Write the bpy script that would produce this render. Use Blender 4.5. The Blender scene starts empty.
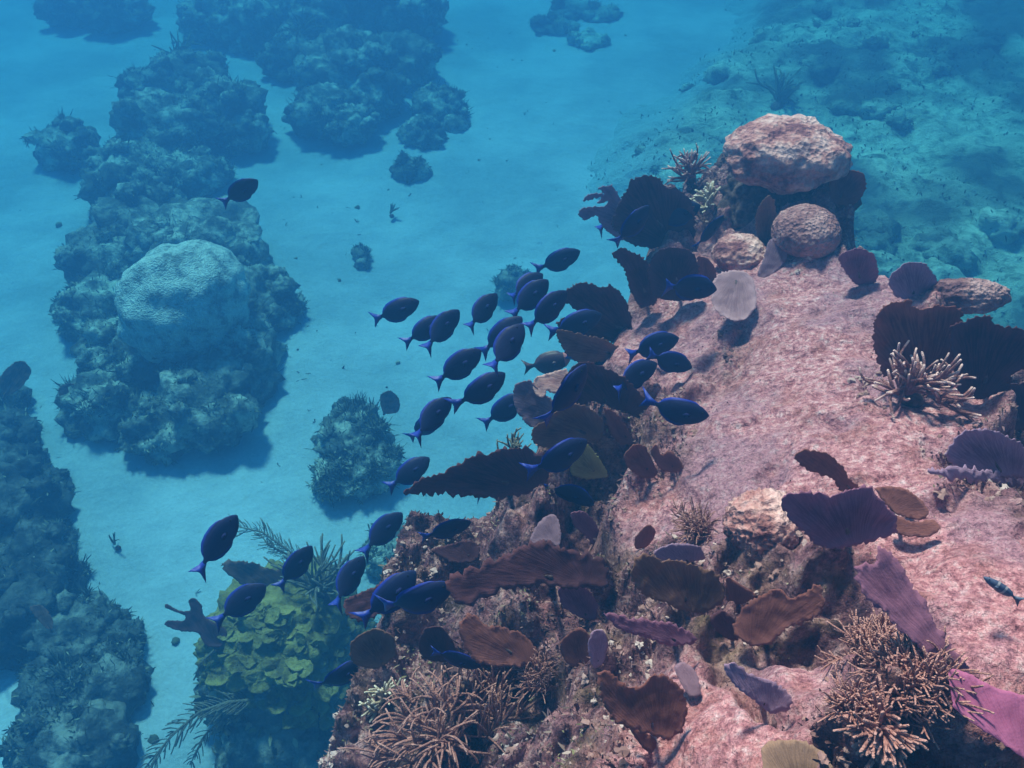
import bpy, math, random
import numpy as np
from mathutils import Vector, Matrix
from mathutils.bvhtree import BVHTree
from mathutils.geometry import delaunay_2d_cdt

R = math.radians
random.seed(7)
rng = np.random.default_rng(7)
scn = bpy.context.scene
col = scn.collection

# ------------------------------------------------------------------ camera, water light, exposure
CAM_H, PITCH, HFOV = 6.6, 43.0, 60.0
cam_d = bpy.data.cameras.new('camera')
cam_d.sensor_width = 36.0
cam_d.angle = R(HFOV)
cam_d.clip_start, cam_d.clip_end = 0.05, 400
cam = bpy.data.objects.new('camera', cam_d)
cam.location = (0, 0, CAM_H)
cam.rotation_euler = (R(90 - PITCH), 0, 0)
col.objects.link(cam)
scn.camera = cam

SUN_DIR = Vector((-0.29, 0.66, 1.18)).normalized()          # towards the sun
world = bpy.data.worlds.new('World')
scn.world = world
world.use_nodes = True
wn = world.node_tree
sky = wn.nodes.new('ShaderNodeTexSky')
sky.sky_type = 'NISHITA'
sky.sun_disc = False
sky.sun_elevation = math.asin(SUN_DIR.z)
sky.sun_rotation = math.atan2(SUN_DIR.x, SUN_DIR.y)
wn.links.new(sky.outputs['Color'], wn.nodes['Background'].inputs['Color'])
wn.nodes['Background'].inputs['Strength'].default_value = 0.05
sun_d = bpy.data.lights.new('sun', 'SUN')
sun_d.energy = 4.6
sun_d.angle = R(8)
sun_d.color = (1.0, 0.72, 0.60)
sun = bpy.data.objects.new('sun', sun_d)
sun.rotation_euler = SUN_DIR.to_track_quat('Z', 'Y').to_euler()
sun.location = (0, 0, 20)
col.objects.link(sun)

WATER_DENSITY = 0.21
WATER_SCATTER = (0.028, 0.126, 0.275)
WATER_ABSORB = (0.035, 0.455, 0.655)

scn.view_settings.view_transform = 'Standard'
scn.view_settings.look = 'None'
scn.view_settings.exposure = 1.36
scn.view_settings.gamma = 1.0
scn.view_settings.use_curve_mapping = False
scn.cycles.max_bounces = 6
scn.cycles.diffuse_bounces = 3
scn.cycles.volume_bounces = 1
scn.cycles.use_denoising = True
scn.render.filter_size = 2.8

# ------------------------------------------------------------------ pixel helpers (a pixel becomes a ray, then a point on the real ground)
F_PX = 512 / math.tan(R(HFOV / 2))
c, s = math.cos(R(PITCH)), math.sin(R(PITCH))
CF, CR, CU = Vector((0, c, -s)), Vector((1, 0, 0)), Vector((0, s, c))
CO = Vector((0, 0, CAM_H))

def ray(px, py):
    return (CF + CR * ((px - 512) / F_PX) + CU * ((384 - py) / F_PX)).normalized()

def at_z(px, py, z):
    d = ray(px, py)
    return CO + d * ((z - CAM_H) / d.z)

def zr(z):
    """reef heights were sounded from the surface: 5.5 is the surface"""
    return CAM_H - (5.5 - z) * 0.85

def project(P):
    """numpy (N,3) world -> pixel arrays"""
    Q = P - np.array(CO)
    zf = Q @ np.array(CF); zf = np.where(zf < 0.05, 0.05, zf)
    return 512 + F_PX * (Q @ np.array(CR)) / zf, 384 - F_PX * (Q @ np.array(CU)) / zf

# ------------------------------------------------------------------ numpy noise
def _hash(i, j, k, seed):
    h = (i.astype(np.int64) * 73856093) ^ (j.astype(np.int64) * 19349663) ^ (k.astype(np.int64) * 83492791) ^ (seed * 2654435761)
    h = (h ^ (h >> 13)) * 1274126177 & 0x7fffffff
    h = (h ^ (h >> 16)) * 668265263 & 0x7fffffff
    return (h & 0xffff) / 65535.0

def vnoise(P, scale=1.0, seed=0):
    P = np.asarray(P) * scale
    I = np.floor(P); Fr = P - I
    Fr = Fr * Fr * (3 - 2 * Fr)
    I = I.astype(np.int64)
    out = 0
    for dx in (0, 1):
        wx = Fr[:, 0] if dx else 1 - Fr[:, 0]
        for dy in (0, 1):
            wy = Fr[:, 1] if dy else 1 - Fr[:, 1]
            for dz in (0, 1):
                wz = Fr[:, 2] if dz else 1 - Fr[:, 2]
                out = out + wx * wy * wz * _hash(I[:, 0] + dx, I[:, 1] + dy, I[:, 2] + dz, seed)
    return out * 2 - 1

def fbm(P, scale, octaves=4, seed=0, gain=0.5):
    o, a, t = 0, 1.0, 0
    for k in range(octaves):
        o = o + a * vnoise(P, scale * 2.03 ** k, seed + k * 17); t += a; a *= gain
    return o / t

def worley(P, scale, seed=0):
    P = np.asarray(P) * scale
    I = np.floor(P).astype(np.int64)
    best = np.full(len(P), 9.0)
    for dx in (-1, 0, 1):
        for dy in (-1, 0, 1):
            for dz in (-1, 0, 1):
                a, b, d = I[:, 0] + dx, I[:, 1] + dy, I[:, 2] + dz
                q = np.stack([a + _hash(a, b, d, seed), b + _hash(a, b, d, seed + 5), d + _hash(a, b, d, seed + 9)], 1)
                best = np.minimum(best, np.linalg.norm(q - P, axis=1))
    return best

def sstep(a, b, x):
    t = np.clip((x - a) / (b - a), 0, 1)
    return t * t * (3 - 2 * t)

# ------------------------------------------------------------------ objects
def link(o, parent=None):
    col.objects.link(o)
    if parent is not None:
        o.parent = parent
    return o

def mesh_obj(name, verts, faces, mat, parent=None, attrs=None, smooth=True):
    me = bpy.data.meshes.new(name)
    me.from_pydata(verts if isinstance(verts, list) else verts.tolist(), [], faces if isinstance(faces, list) else faces.tolist())
    if smooth:
        me.polygons.foreach_set('use_smooth', [True] * len(me.polygons))
    for k, v in (attrs or {}).items():
        a = me.attributes.new(k, 'FLOAT', 'POINT')
        a.data.foreach_set('value', np.asarray(v, np.float32))
    me.materials.append(mat)
    me.update()
    return link(bpy.data.objects.new(name, me), parent)

def tag(o, label=None, cat=None, group=None, kind=None):
    if label: o['label'] = label
    if cat: o['category'] = cat
    if group: o['group'] = group
    if kind: o['kind'] = kind
    return o

def thing(name, loc, label, cat, group=None):
    o = bpy.data.objects.new(name, None)
    o.location = loc; o.empty_display_size = 0.1
    link(o)
    return tag(o, label, cat, group)

def local(V, loc):
    return np.asarray(V) - np.asarray(loc)

# ------------------------------------------------------------------ materials
def new_mat(name):
    m = bpy.data.materials.new(name); m.use_nodes = True
    nt = m.node_tree
    b = nt.nodes['Principled BSDF']
    b.inputs['Roughness'].default_value = 0.85
    b.inputs['Specular IOR Level'].default_value = 0.15
    return m, nt, b

def nd(nt, t, **kw):
    n = nt.nodes.new('ShaderNode' + t)
    for k, v in kw.items():
        if k in n.inputs: n.inputs[k].default_value = v
        else: setattr(n, k, v)
    return n

def ramp(nt, src, stops):
    r = nt.nodes.new('ShaderNodeValToRGB')
    e = r.color_ramp.elements
    while len(e) < len(stops): e.new(0.5)
    for q, (p, cc) in zip(e, stops):
        q.position = p
        q.color = (cc if len(cc) == 4 else (*cc, 1)) if hasattr(cc, '__len__') else (cc, cc, cc, 1)
    nt.links.new(src, r.inputs[0])
    return r.outputs[0]

def mixc(nt, f, a, b, mode='MIX'):
    m = nt.nodes.new('ShaderNodeMix'); m.data_type = 'RGBA'; m.blend_type = mode
    for i, v in ((0, f), (6, a), (7, b)):
        if hasattr(v, 'links'): nt.links.new(v, m.inputs[i])
        elif hasattr(v, '__len__'): m.inputs[i].default_value = (*v, 1) if len(v) == 3 else v
        else: m.inputs[i].default_value = v
    return m.outputs[2]

def noise(nt, vec, scale, detail=4, rough=0.6):
    n = nd(nt, 'TexNoise', Scale=scale, Detail=detail, Roughness=rough)
    nt.links.new(vec, n.inputs['Vector'])
    return n.outputs['Fac']

def voro(nt, vec, scale, feature='F1'):
    n = nd(nt, 'TexVoronoi', Scale=scale); n.feature = feature
    nt.links.new(vec, n.inputs['Vector'])
    return n

def attr(nt, name):
    a = nt.nodes.new('ShaderNodeAttribute'); a.attribute_name = name
    return a.outputs['Fac']

def bump(nt, b, h, strength, dist, prev=None):
    n = nd(nt, 'Bump', Strength=strength, Distance=dist)
    nt.links.new(h, n.inputs['Height'])
    if prev is not None: nt.links.new(prev, n.inputs['Normal'])
    nt.links.new(n.outputs[0], b.inputs['Normal'])
    return n.outputs[0]

def pos(nt):
    return nt.nodes.new('ShaderNodeNewGeometry').outputs['Position']

def mat_sand():
    m, nt, b = new_mat('pale_sand')
    p = pos(nt)
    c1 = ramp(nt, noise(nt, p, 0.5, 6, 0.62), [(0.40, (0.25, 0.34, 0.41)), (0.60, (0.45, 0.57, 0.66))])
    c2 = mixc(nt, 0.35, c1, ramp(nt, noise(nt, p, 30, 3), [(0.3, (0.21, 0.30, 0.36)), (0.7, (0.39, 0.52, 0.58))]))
    sp = ramp(nt, noise(nt, p, 5, 6, 0.7), [(0.60, 0.0), (0.72, 0.35)])
    nt.links.new(mixc(nt, sp, c2, (0.26, 0.25, 0.20)), b.inputs['Base Color'])
    n1 = bump(nt, b, noise(nt, p, 3.2, 4), 0.5, 0.10)
    bump(nt, b, noise(nt, p, 40, 3), 0.4, 0.01, n1)
    return m

def mat_reef(name='reef_rock'):
    m, nt, b = new_mat(name)
    p = pos(nt)
    rough = attr(nt, 'rough')
    big = noise(nt, p, 2.3, 5, 0.6)
    pale = ramp(nt, noise(nt, p, 34, 6, 0.72), [(0.36, (0.31, 0.10, 0.115)), (0.46, (0.61, 0.23, 0.25)), (0.54, (0.81, 0.36, 0.375)), (0.66, (0.95, 0.61, 0.62))])
    warm = mixc(nt, ramp(nt, noise(nt, p, 6.5, 5, 0.65), [(0.50, 0.0), (0.62, 0.55)]), pale, (0.46, 0.16, 0.14))
    mauve = mixc(nt, ramp(nt, big, [(0.46, 0.0), (0.58, 0.6)]), warm, (0.42, 0.21, 0.27))
    dark = ramp(nt, noise(nt, p, 15, 6, 0.7), [(0.37, (0.040, 0.015, 0.024)), (0.46, (0.15, 0.055, 0.068)), (0.54, (0.34, 0.15, 0.155)), (0.64, (0.66, 0.38, 0.36))])
    dark = mixc(nt, ramp(nt, noise(nt, p, 4.7, 3), [(0.5, 0.0), (0.68, 0.6)]), dark, (0.26, 0.17, 0.08))
    f = nd(nt, 'Math', operation='MULTIPLY_ADD'); nt.links.new(noise(nt, p, 5.0, 6, 0.7), f.inputs[0])
    f.inputs[1].default_value = 1.7; f.inputs[2].default_value = -1.35
    f2 = nd(nt, 'Math', operation='MULTIPLY_ADD'); nt.links.new(rough, f2.inputs[0]); f2.inputs[1].default_value = 1.45
    nt.links.new(f.outputs[0], f2.inputs[2]); f2.use_clamp = True
    base = mixc(nt, f2.outputs[0], mauve, dark)
    v = voro(nt, p, 55)
    pits = ramp(nt, v.outputs['Distance'], [(0.05, 1.0), (0.22, 0.0)])
    spk = ramp(nt, noise(nt, p, 3.1, 3), [(0.55, 0.0), (0.7, 0.55)])
    mm = nd(nt, 'Math', operation='MULTIPLY'); nt.links.new(pits, mm.inputs[0]); nt.links.new(spk, mm.inputs[1])
    base = mixc(nt, mm.outputs[0], base, (0.10, 0.06, 0.07))
    wv = voro(nt, p, 23)
    wh = ramp(nt, wv.outputs['Distance'], [(0.03, 0.8), (0.10, 0.0)])
    grain = mixc(nt, 0.8, mixc(nt, wh, base, (0.78, 0.52, 0.48)), ramp(nt, noise(nt, p, 105, 4, 0.75), [(0.38, 0.42), (0.5, 0.95), (0.62, 1.0)]), 'MULTIPLY')
    nt.links.new(grain, b.inputs['Base Color'])
    n1 = bump(nt, b, noise(nt, p, 16, 6, 0.7), 0.9, 0.05)
    n2 = bump(nt, b, noise(nt, p, 80, 4, 0.7), 0.9, 0.012, n1)
    bump(nt, b, v.outputs['Distance'], 0.5, 0.012, n2)
    return m

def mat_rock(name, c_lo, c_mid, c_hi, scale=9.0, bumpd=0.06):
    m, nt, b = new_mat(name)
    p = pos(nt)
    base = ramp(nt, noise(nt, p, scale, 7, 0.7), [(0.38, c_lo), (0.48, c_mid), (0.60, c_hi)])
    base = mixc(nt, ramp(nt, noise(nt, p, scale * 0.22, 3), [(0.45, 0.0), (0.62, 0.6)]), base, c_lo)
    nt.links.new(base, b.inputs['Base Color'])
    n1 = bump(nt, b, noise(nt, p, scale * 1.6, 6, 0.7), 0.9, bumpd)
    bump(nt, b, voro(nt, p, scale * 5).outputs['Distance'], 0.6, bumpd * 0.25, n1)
    return m

def mat_flat():
    m, nt, b = new_mat('hard_bottom')
    p = pos(nt)
    base = ramp(nt, noise(nt, p, 3.0, 8, 0.72), [(0.38, (0.12, 0.17, 0.14)), (0.47, (0.36, 0.45, 0.38)), (0.58, (0.60, 0.72, 0.62))])
    base = mixc(nt, ramp(nt, noise(nt, p, 0.75, 5, 0.65), [(0.46, 0.0), (0.56, 0.9)]), base, (0.045, 0.065, 0.07))
    fd = nd(nt, 'Math', operation='ADD'); nt.links.new(attr(nt, 'fade'), fd.inputs[0]); nt.links.new(noise(nt, p, 1.4, 5, 0.7), fd.inputs[1])
    base = mixc(nt, ramp(nt, fd.outputs[0], [(0.55, 0.0), (0.95, 1.0)]), base, (0.34, 0.48, 0.52))
    nt.links.new(base, b.inputs['Base Color'])
    bump(nt, b, noise(nt, p, 6, 6, 0.7), 0.9, 0.12)
    return m

def mat_coral_head(name, c1, c2, c3, cell=42.0):
    m, nt, b = new_mat(name)
    p = pos(nt)
    base = ramp(nt, noise(nt, p, 7, 6, 0.7), [(0.38, c1), (0.48, c2), (0.60, c3)])
    v = voro(nt, p, cell)
    base = mixc(nt, ramp(nt, v.outputs['Distance'], [(0.1, 0.3), (0.5, 0.0)]), base, c1)
    nt.links.new(base, b.inputs['Base Color'])
    n1 = bump(nt, b, noise(nt, p, 12, 6, 0.7), 0.8, 0.05)
    bump(nt, b, v.outputs['Distance'], 0.7, 0.02, n1)
    return m

def mat_fan(name, c_lo, c_hi, trans=0.25):
    """veined fan: thin branching ribs that spread from the base (fan_r, fan_a) with a fine mesh between"""
    m, nt, b = new_mat(name)
    cx = nt.nodes.new('ShaderNodeCombineXYZ')
    for k, (nm, sc) in enumerate((('fan_a', 40.0), ('fan_r', 5.0))):
        mu = nd(nt, 'Math', operation='MULTIPLY'); mu.inputs[1].default_value = sc
        nt.links.new(attr(nt, nm), mu.inputs[0]); nt.links.new(mu.outputs[0], cx.inputs[k])
    oi = nt.nodes.new('ShaderNodeObjectInfo'); nt.links.new(oi.outputs['Random'], cx.inputs[2])
    veins = noise(nt, cx.outputs[0], 1.0, 5, 0.6)
    p = pos(nt)
    mesh = voro(nt, p, 210)
    blot = noise(nt, p, 13, 5, 0.65)
    base = ramp(nt, veins, [(0.42, c_lo), (0.58, c_hi)])
    base = mixc(nt, ramp(nt, blot, [(0.42, 0.0), (0.7, 0.5)]), base, tuple(0.45 * x for x in c_lo))
    base = mixc(nt, ramp(nt, mesh.outputs['Distance'], [(0.1, 0.25), (0.5, 0.0)]), base, tuple(0.6 * x for x in c_lo))
    tip = ramp(nt, attr(nt, 'fan_e'), [(0.0, 0.55), (0.05, 0.0)])  # paler rim: sun caught by the curled edge, put into the colour
    base = mixc(nt, tip, base, tuple(min(1, 1.6 * x + 0.02) for x in c_hi))
    nt.links.new(base, b.inputs['Base Color'])
    n1 = bump(nt, b, veins, 0.5, 0.006)
    bump(nt, b, mesh.outputs['Distance'], 0.3, 0.0015, n1)
    tr = nt.nodes.new('ShaderNodeBsdfTranslucent'); nt.links.new(base, tr.inputs['Color'])
    mx = nt.nodes.new('ShaderNodeMixShader'); mx.inputs[0].default_value = trans
    nt.links.new(b.outputs[0], mx.inputs[1]); nt.links.new(tr.outputs[0], mx.inputs[2])
    nt.links.new(mx.outputs[0], nt.nodes['Material Output'].inputs['Surface'])
    return m

def mat_rod(name, c_lo, c_hi, tip):
    m, nt, b = new_mat(name)
    p = pos(nt)
    base = ramp(nt, noise(nt, p, 90, 3), [(0.35, c_lo), (0.65, c_hi)])
    base = mixc(nt, ramp(nt, attr(nt, 'along'), [(0.72, 0.0), (1.0, 0.9)]), base, tip)
    nt.links.new(base, b.inputs['Base Color'])
    bump(nt, b, voro(nt, p, 260).outputs['Distance'], 0.8, 0.004)
    return m

def mat_growth(name, stops):
    m, nt, b = new_mat(name)
    base = ramp(nt, attr(nt, 'tint'), stops)
    nt.links.new(base, b.inputs['Base Color'])
    return m

def mat_plain(name, c1, c2, scale=60, rough=0.5, spec=0.3):
    m, nt, b = new_mat(name)
    tc = nt.nodes.new('ShaderNodeTexCoord')
    nt.links.new(ramp(nt, noise(nt, tc.outputs['Object'], scale, 3), [(0.35, c1), (0.65, c2)]), b.inputs['Base Color'])
    b.inputs['Roughness'].default_value = rough
    b.inputs['Specular IOR Level'].default_value = spec
    return m

def mat_fish():
    m, nt, b = new_mat('surgeonfish_skin')
    tc = nt.nodes.new('ShaderNodeTexCoord')
    mp = nt.nodes.new('ShaderNodeMapping'); mp.inputs['Scale'].default_value = (3, 40, 40)
    nt.links.new(tc.outputs['Object'], mp.inputs['Vector'])
    base = ramp(nt, noise(nt, mp.outputs[0], 1.0, 3), [(0.35, (0.012, 0.011, 0.034)), (0.65, (0.020, 0.019, 0.062))])
    oi = nt.nodes.new('ShaderNodeObjectInfo')
    base = mixc(nt, ramp(nt, oi.outputs['Random'], [(0.0, 0.0), (1.0, 0.75)]), base, (0.012, 0.021, 0.075))
    base = mixc(nt, ramp(nt, attr(nt, 'edge'), [(0.55, 0.0), (1.0, 0.85)]), base, (0.012, 0.03, 0.34))
    nt.links.new(base, b.inputs['Base Color'])
    b.inputs['Roughness'].default_value = 0.5
    b.inputs['Specular IOR Level'].default_value = 0.10
    return m

M = {
    'sand': mat_sand(), 'reef': mat_reef(), 'flat': mat_flat(),
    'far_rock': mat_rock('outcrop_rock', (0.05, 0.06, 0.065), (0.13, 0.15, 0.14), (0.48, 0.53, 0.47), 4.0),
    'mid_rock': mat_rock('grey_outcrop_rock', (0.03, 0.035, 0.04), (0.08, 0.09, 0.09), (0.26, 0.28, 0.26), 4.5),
    'shade_tinted_rock': mat_rock('shade_tinted_outcrop_rock', (0.018, 0.02, 0.026), (0.05, 0.055, 0.06), (0.15, 0.16, 0.155), 4.0),  # darker version: shade over the left-edge outcrop put into the rock colour
    'boulder': mat_coral_head('boulder_coral_skin', (0.18, 0.22, 0.22), (0.46, 0.54, 0.52), (0.64, 0.74, 0.70), 55),
    'head': mat_coral_head('pink_head_coral', (0.20, 0.065, 0.07), (0.52, 0.22, 0.20), (0.82, 0.48, 0.44)),
    'dome': mat_coral_head('mauve_dome_coral', (0.16, 0.065, 0.075), (0.36, 0.16, 0.155), (0.56, 0.30, 0.29), 60),
    'fan_dark': mat_fan('dark_purple_fan', (0.062, 0.018, 0.026), (0.12, 0.040, 0.048), 0.3),
    'fan_brown': mat_fan('brown_fan', (0.15, 0.046, 0.040), (0.27, 0.095, 0.076), 0.35),
    'fan_purple': mat_fan('purple_fan', (0.16, 0.055, 0.105), (0.28, 0.11, 0.17), 0.3),
    'fan_slate': mat_fan('slate_blue_fan', (0.19, 0.10, 0.17), (0.33, 0.19, 0.28), 0.2),
    'fan_lilac': mat_fan('lilac_fan', (0.19, 0.095, 0.13), (0.30, 0.165, 0.21), 0.3),
    'fan_pink': mat_fan('pink_fan', (0.75, 0.30, 0.27), (0.88, 0.42, 0.38), 0.35),
    'fan_grey': mat_fan('pale_grey_fan', (0.33, 0.17, 0.195), (0.43, 0.24, 0.265), 0.2),
    'fan_magenta': mat_fan('magenta_fan', (0.38, 0.095, 0.20), (0.44, 0.125, 0.245), 0.3),
    'fan_tan': mat_fan('tan_fan', (0.20, 0.11, 0.075), (0.33, 0.19, 0.13), 0.3),
    'fan_olive': mat_fan('olive_fan', (0.13, 0.055, 0.042), (0.23, 0.11, 0.075), 0.3),
    'fan_yellow': mat_fan('yellow_lined_fan', (0.24, 0.20, 0.06), (0.42, 0.36, 0.14), 0.3),
    'stalk': mat_rock('fan_stalk', (0.05, 0.03, 0.035), (0.11, 0.07, 0.065), (0.2, 0.13, 0.12), 40, 0.01),
    'rod_tan': mat_rod('tan_rod', (0.26, 0.11, 0.095), (0.43, 0.20, 0.17), (0.54, 0.28, 0.24)),
    'rod_pale': mat_rod('pale_tipped_rod', (0.17, 0.065, 0.065), (0.33, 0.14, 0.13), (0.90, 0.58, 0.54)),
    'rod_green': mat_rod('olive_rod', (0.07, 0.085, 0.05), (0.15, 0.16, 0.09), (0.22, 0.23, 0.14)),
    'rod_grey': mat_rod('grey_plume', (0.10, 0.10, 0.085), (0.20, 0.19, 0.15), (0.26, 0.25, 0.2)),
    'rod_orange': mat_rod('orange_arm', (0.45, 0.12, 0.05), (0.62, 0.2, 0.08), (0.85, 0.5, 0.3)),
    'rod_cream': mat_rod('cream_finger', (0.36, 0.27, 0.18), (0.55, 0.42, 0.30), (0.8, 0.68, 0.55)),
    'plate': mat_rock('yellow_plate', (0.09, 0.082, 0.036), (0.20, 0.175, 0.055), (0.31, 0.275, 0.095), 7, 0.03),
    'turf': mat_growth('reef_turf', [(0.0, (0.05, 0.025, 0.03)), (0.35, (0.17, 0.075, 0.07)), (0.6, (0.24, 0.14, 0.15)), (0.8, (0.20, 0.18, 0.08)), (0.95, (0.5, 0.36, 0.33))]),
    'turf_far': mat_growth('outcrop_turf', [(0.0, (0.03, 0.04, 0.035)), (0.4, (0.09, 0.10, 0.07)), (0.75, (0.20, 0.21, 0.14)), (1.0, (0.36, 0.35, 0.27))]),
    'rubble': mat_growth('coral_crust', [(0.0, (0.10, 0.05, 0.055)), (0.4, (0.32, 0.17, 0.15)), (0.7, (0.44, 0.29, 0.27)), (1.0, (0.66, 0.52, 0.48))]),
    'skin': mat_fish(),
    'blue': mat_plain('bright_blue_fin', (0.011, 0.025, 0.22), (0.015, 0.040, 0.34)),
    'navy': mat_plain('navy_fin', (0.012, 0.014, 0.06), (0.014, 0.018, 0.085), 60, 0.8, 0.05),
    'eye': mat_plain('eye_black', (0.004, 0.004, 0.006), (0.01, 0.01, 0.012), 20, 0.5, 0.1),
    'parrot': mat_plain('mauve_fish_skin', (0.04, 0.024, 0.045), (0.075, 0.04, 0.06), 25),
    'parrot_face': mat_plain('pink_fish_face', (0.40, 0.14, 0.14), (0.55, 0.24, 0.23), 30),
    'stripe_dark': mat_plain('slate_fish_skin', (0.05, 0.07, 0.13), (0.09, 0.11, 0.18), 40),
    'stripe_white': mat_plain('white_fish_band', (0.30, 0.28, 0.31), (0.40, 0.38, 0.40), 40),
}

# ------------------------------------------------------------------ the setting: seabed, hard bottom, main reef
def grid_faces(nx, ny):
    i = np.arange(nx * ny).reshape(ny, nx)
    return np.stack([i[:-1, :-1].ravel(), i[:-1, 1:].ravel(), i[1:, 1:].ravel(), i[1:, :-1].ravel()], 1)

def poly_sd(X, Y, poly):
    """signed distance to a polygon, positive inside"""
    P = np.array(poly); Q = np.roll(P, -1, 0)
    best = np.full(X.shape, 1e9); inside = np.zeros(X.shape, bool)
    for (ax, ay), (bx, by) in zip(P, Q):
        dx, dy = bx - ax, by - ay
        t = np.clip(((X - ax) * dx + (Y - ay) * dy) / (dx * dx + dy * dy + 1e-12), 0, 1)
        best = np.minimum(best, np.hypot(X - ax - t * dx, Y - ay - t * dy))
        cr = (ay > Y) != (by > Y)
        xi = ax + (Y - ay) * dx / (dy if abs(dy) > 1e-12 else 1e-12)
        inside ^= cr & (X < xi)
    return np.where(inside, best, -best)

def sheet(xs, ys):
    X, Y = np.meshgrid(xs, ys)
    return X.ravel(), Y.ravel()

xs = np.concatenate([np.linspace(-60, -11, 18)[:-1], np.linspace(-11, 14, 200), np.linspace(14, 60, 18)[1:]])
ys = np.concatenate([np.linspace(-60, 1, 16)[:-1], np.linspace(1, 24, 185), np.linspace(24, 60, 16)[1:]])
X, Y = sheet(xs, ys)
P0 = np.stack([X, Y, 0 * X], 1)
Z = 0.16 * fbm(P0, 0.33, 3, 3) + 0.035 * fbm(P0 * np.array([1, 1.7, 1]), 1.3, 3, 9)
seabed = mesh_obj('seabed', np.stack([X, Y, Z], 1), grid_faces(len(xs), len(ys)), M['sand'])
tag(seabed, kind='structure')

# hard bottom beyond and to the right of the reef
FLAT = [tuple(at_z(px, py, 0.3).xy) for px, py in ((628, 165), (655, 110), (700, 75), (745, 25), (790, -60), (1200, -60), (1500, 100), (1500, 520), (900, 520), (760, 330), (690, 230))]
xs = np.linspace(0.5, 15, 260); ys = np.linspace(2.5, 22, 330)
X, Y = sheet(xs, ys)
P0 = np.stack([X, Y, 0 * X], 1)
sd = poly_sd(X, Y, FLAT) + 0.5 * fbm(P0, 0.8, 4, 21)
Z = -0.45 + 1.0 * sstep(-1.7, 1.0, sd) + 0.24 * fbm(P0, 0.7, 5, 23) + 0.15 * fbm(P0, 2.6, 4, 27) * sstep(-1.2, 0.5, sd) + 0.10 * (0.5 - worley(P0, 2.4, 6)) * sstep(-1.2, 0.5, sd)
flat_v = np.stack([X, Y, Z], 1)
reef_flat = mesh_obj('hard_bottom', flat_v, grid_faces(len(xs), len(ys)), M['flat'], attrs={'fade': 0.9 * (1 - sstep(-1.0, 1.2, sd)) - 0.05})
tag(reef_flat, kind='structure')

# main reef: outline given as points on the real ridge, each with its own height
RIM = [(690, 165, 2.55), (725, 122, 2.6), (800, 112, 2.7), (850, 155, 2.75), (872, 232, 2.8), (908, 282, 2.9), (992, 288, 2.95), (1080, 325, 3.0),
       (1400, 430, 3.0), (1500, 1000, 3.5), (200, 1000, 2.2), (240, 860, 2.0), (300, 770, 1.9), (335, 690, 1.9), (345, 635, 1.9), (372, 585, 2.0), (402, 535, 2.1), (455, 490, 2.2),
       (515, 445, 2.3), (560, 395, 2.4), (588, 345, 2.5), (605, 300, 2.55), (625, 250, 2.5), (650, 200, 2.5)]
RIM_W = [at_z(px, py, zr(z)) for px, py, z in RIM]
CTRL = RIM + [(780, 170, 2.75), (700, 250, 2.65), (740, 300, 2.8), (850, 330, 3.05), (950, 330, 3.0), (660, 370, 2.65), (760, 400, 2.95), (900, 430, 3.2),
              (600, 460, 2.55), (700, 500, 2.95), (820, 510, 3.2), (960, 520, 3.35), (500, 530, 2.6), (555, 545, 2.75), (450, 510, 2.4), (520, 600, 2.32), (570, 620, 2.5), (480, 630, 2.25), (620, 560, 2.85), (720, 600, 3.15), (860, 620, 3.4),
              (1000, 640, 3.55), (430, 620, 2.25), (540, 670, 2.6), (640, 700, 3.1), (780, 720, 3.45), (920, 740, 3.6), (400, 720, 2.25), (500, 760, 2.65), (1100, 600, 3.6), (1000, 850, 3.7), (600, 850, 3.1)]
CW = np.array([[*at_z(px, py, zr(z))] for px, py, z in CTRL])

def reef_top(X, Y):
    num = np.zeros_like(X); den = np.zeros_like(X) + 1e-9
    for x, y, z in CW:
        w = np.exp(-((X - x) ** 2 + (Y - y) ** 2) / (2 * 0.28 ** 2)) + 1e-5 / (0.1 + (X - x) ** 2 + (Y - y) ** 2)
        num += w * z; den += w
    return num / den

BARE = [(925, 400, 75), (650, 345, 50), (700, 505, 50), (650, 520, 35), (700, 300, 60), (760, 280, 60), (820, 330, 90), (880, 300, 60), (800, 420, 100), (880, 450, 85), (680, 340, 50), (740, 440, 80), (960, 560, 80), (1000, 650, 70), (900, 520, 50), (700, 730, 80), (760, 760, 60), (800, 670, 50), (1010, 580, 70)]
xs = np.linspace(-2.1, 4.6, 620); ys = np.linspace(0.35, 5.6, 486)
X, Y = sheet(xs, ys)
P0 = np.stack([X, Y, 0 * X], 1)
top = reef_top(X, Y)
sd = poly_sd(X, Y, [tuple(p.xy) for p in RIM_W])
px, py = project(np.stack([X, Y, top], 1))
bare = np.zeros_like(X)
for bx, by, br in BARE:
    bare = np.maximum(bare, np.exp(-((px - bx) ** 2 + (py - by) ** 2) / (2 * (br * 0.75) ** 2)))
rough = np.clip(1.15 - 1.15 * bare + 0.25 * fbm(P0, 3.0, 3, 5), 0.05, 1)
sdn = sd + 0.05 + (0.10 * fbm(P0, 2.2, 4, 31) + 0.05 * fbm(P0, 8, 3, 33))
S = sstep(-0.32, 0.16, sdn)
P1 = np.stack([X, Y, top], 1)
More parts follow.
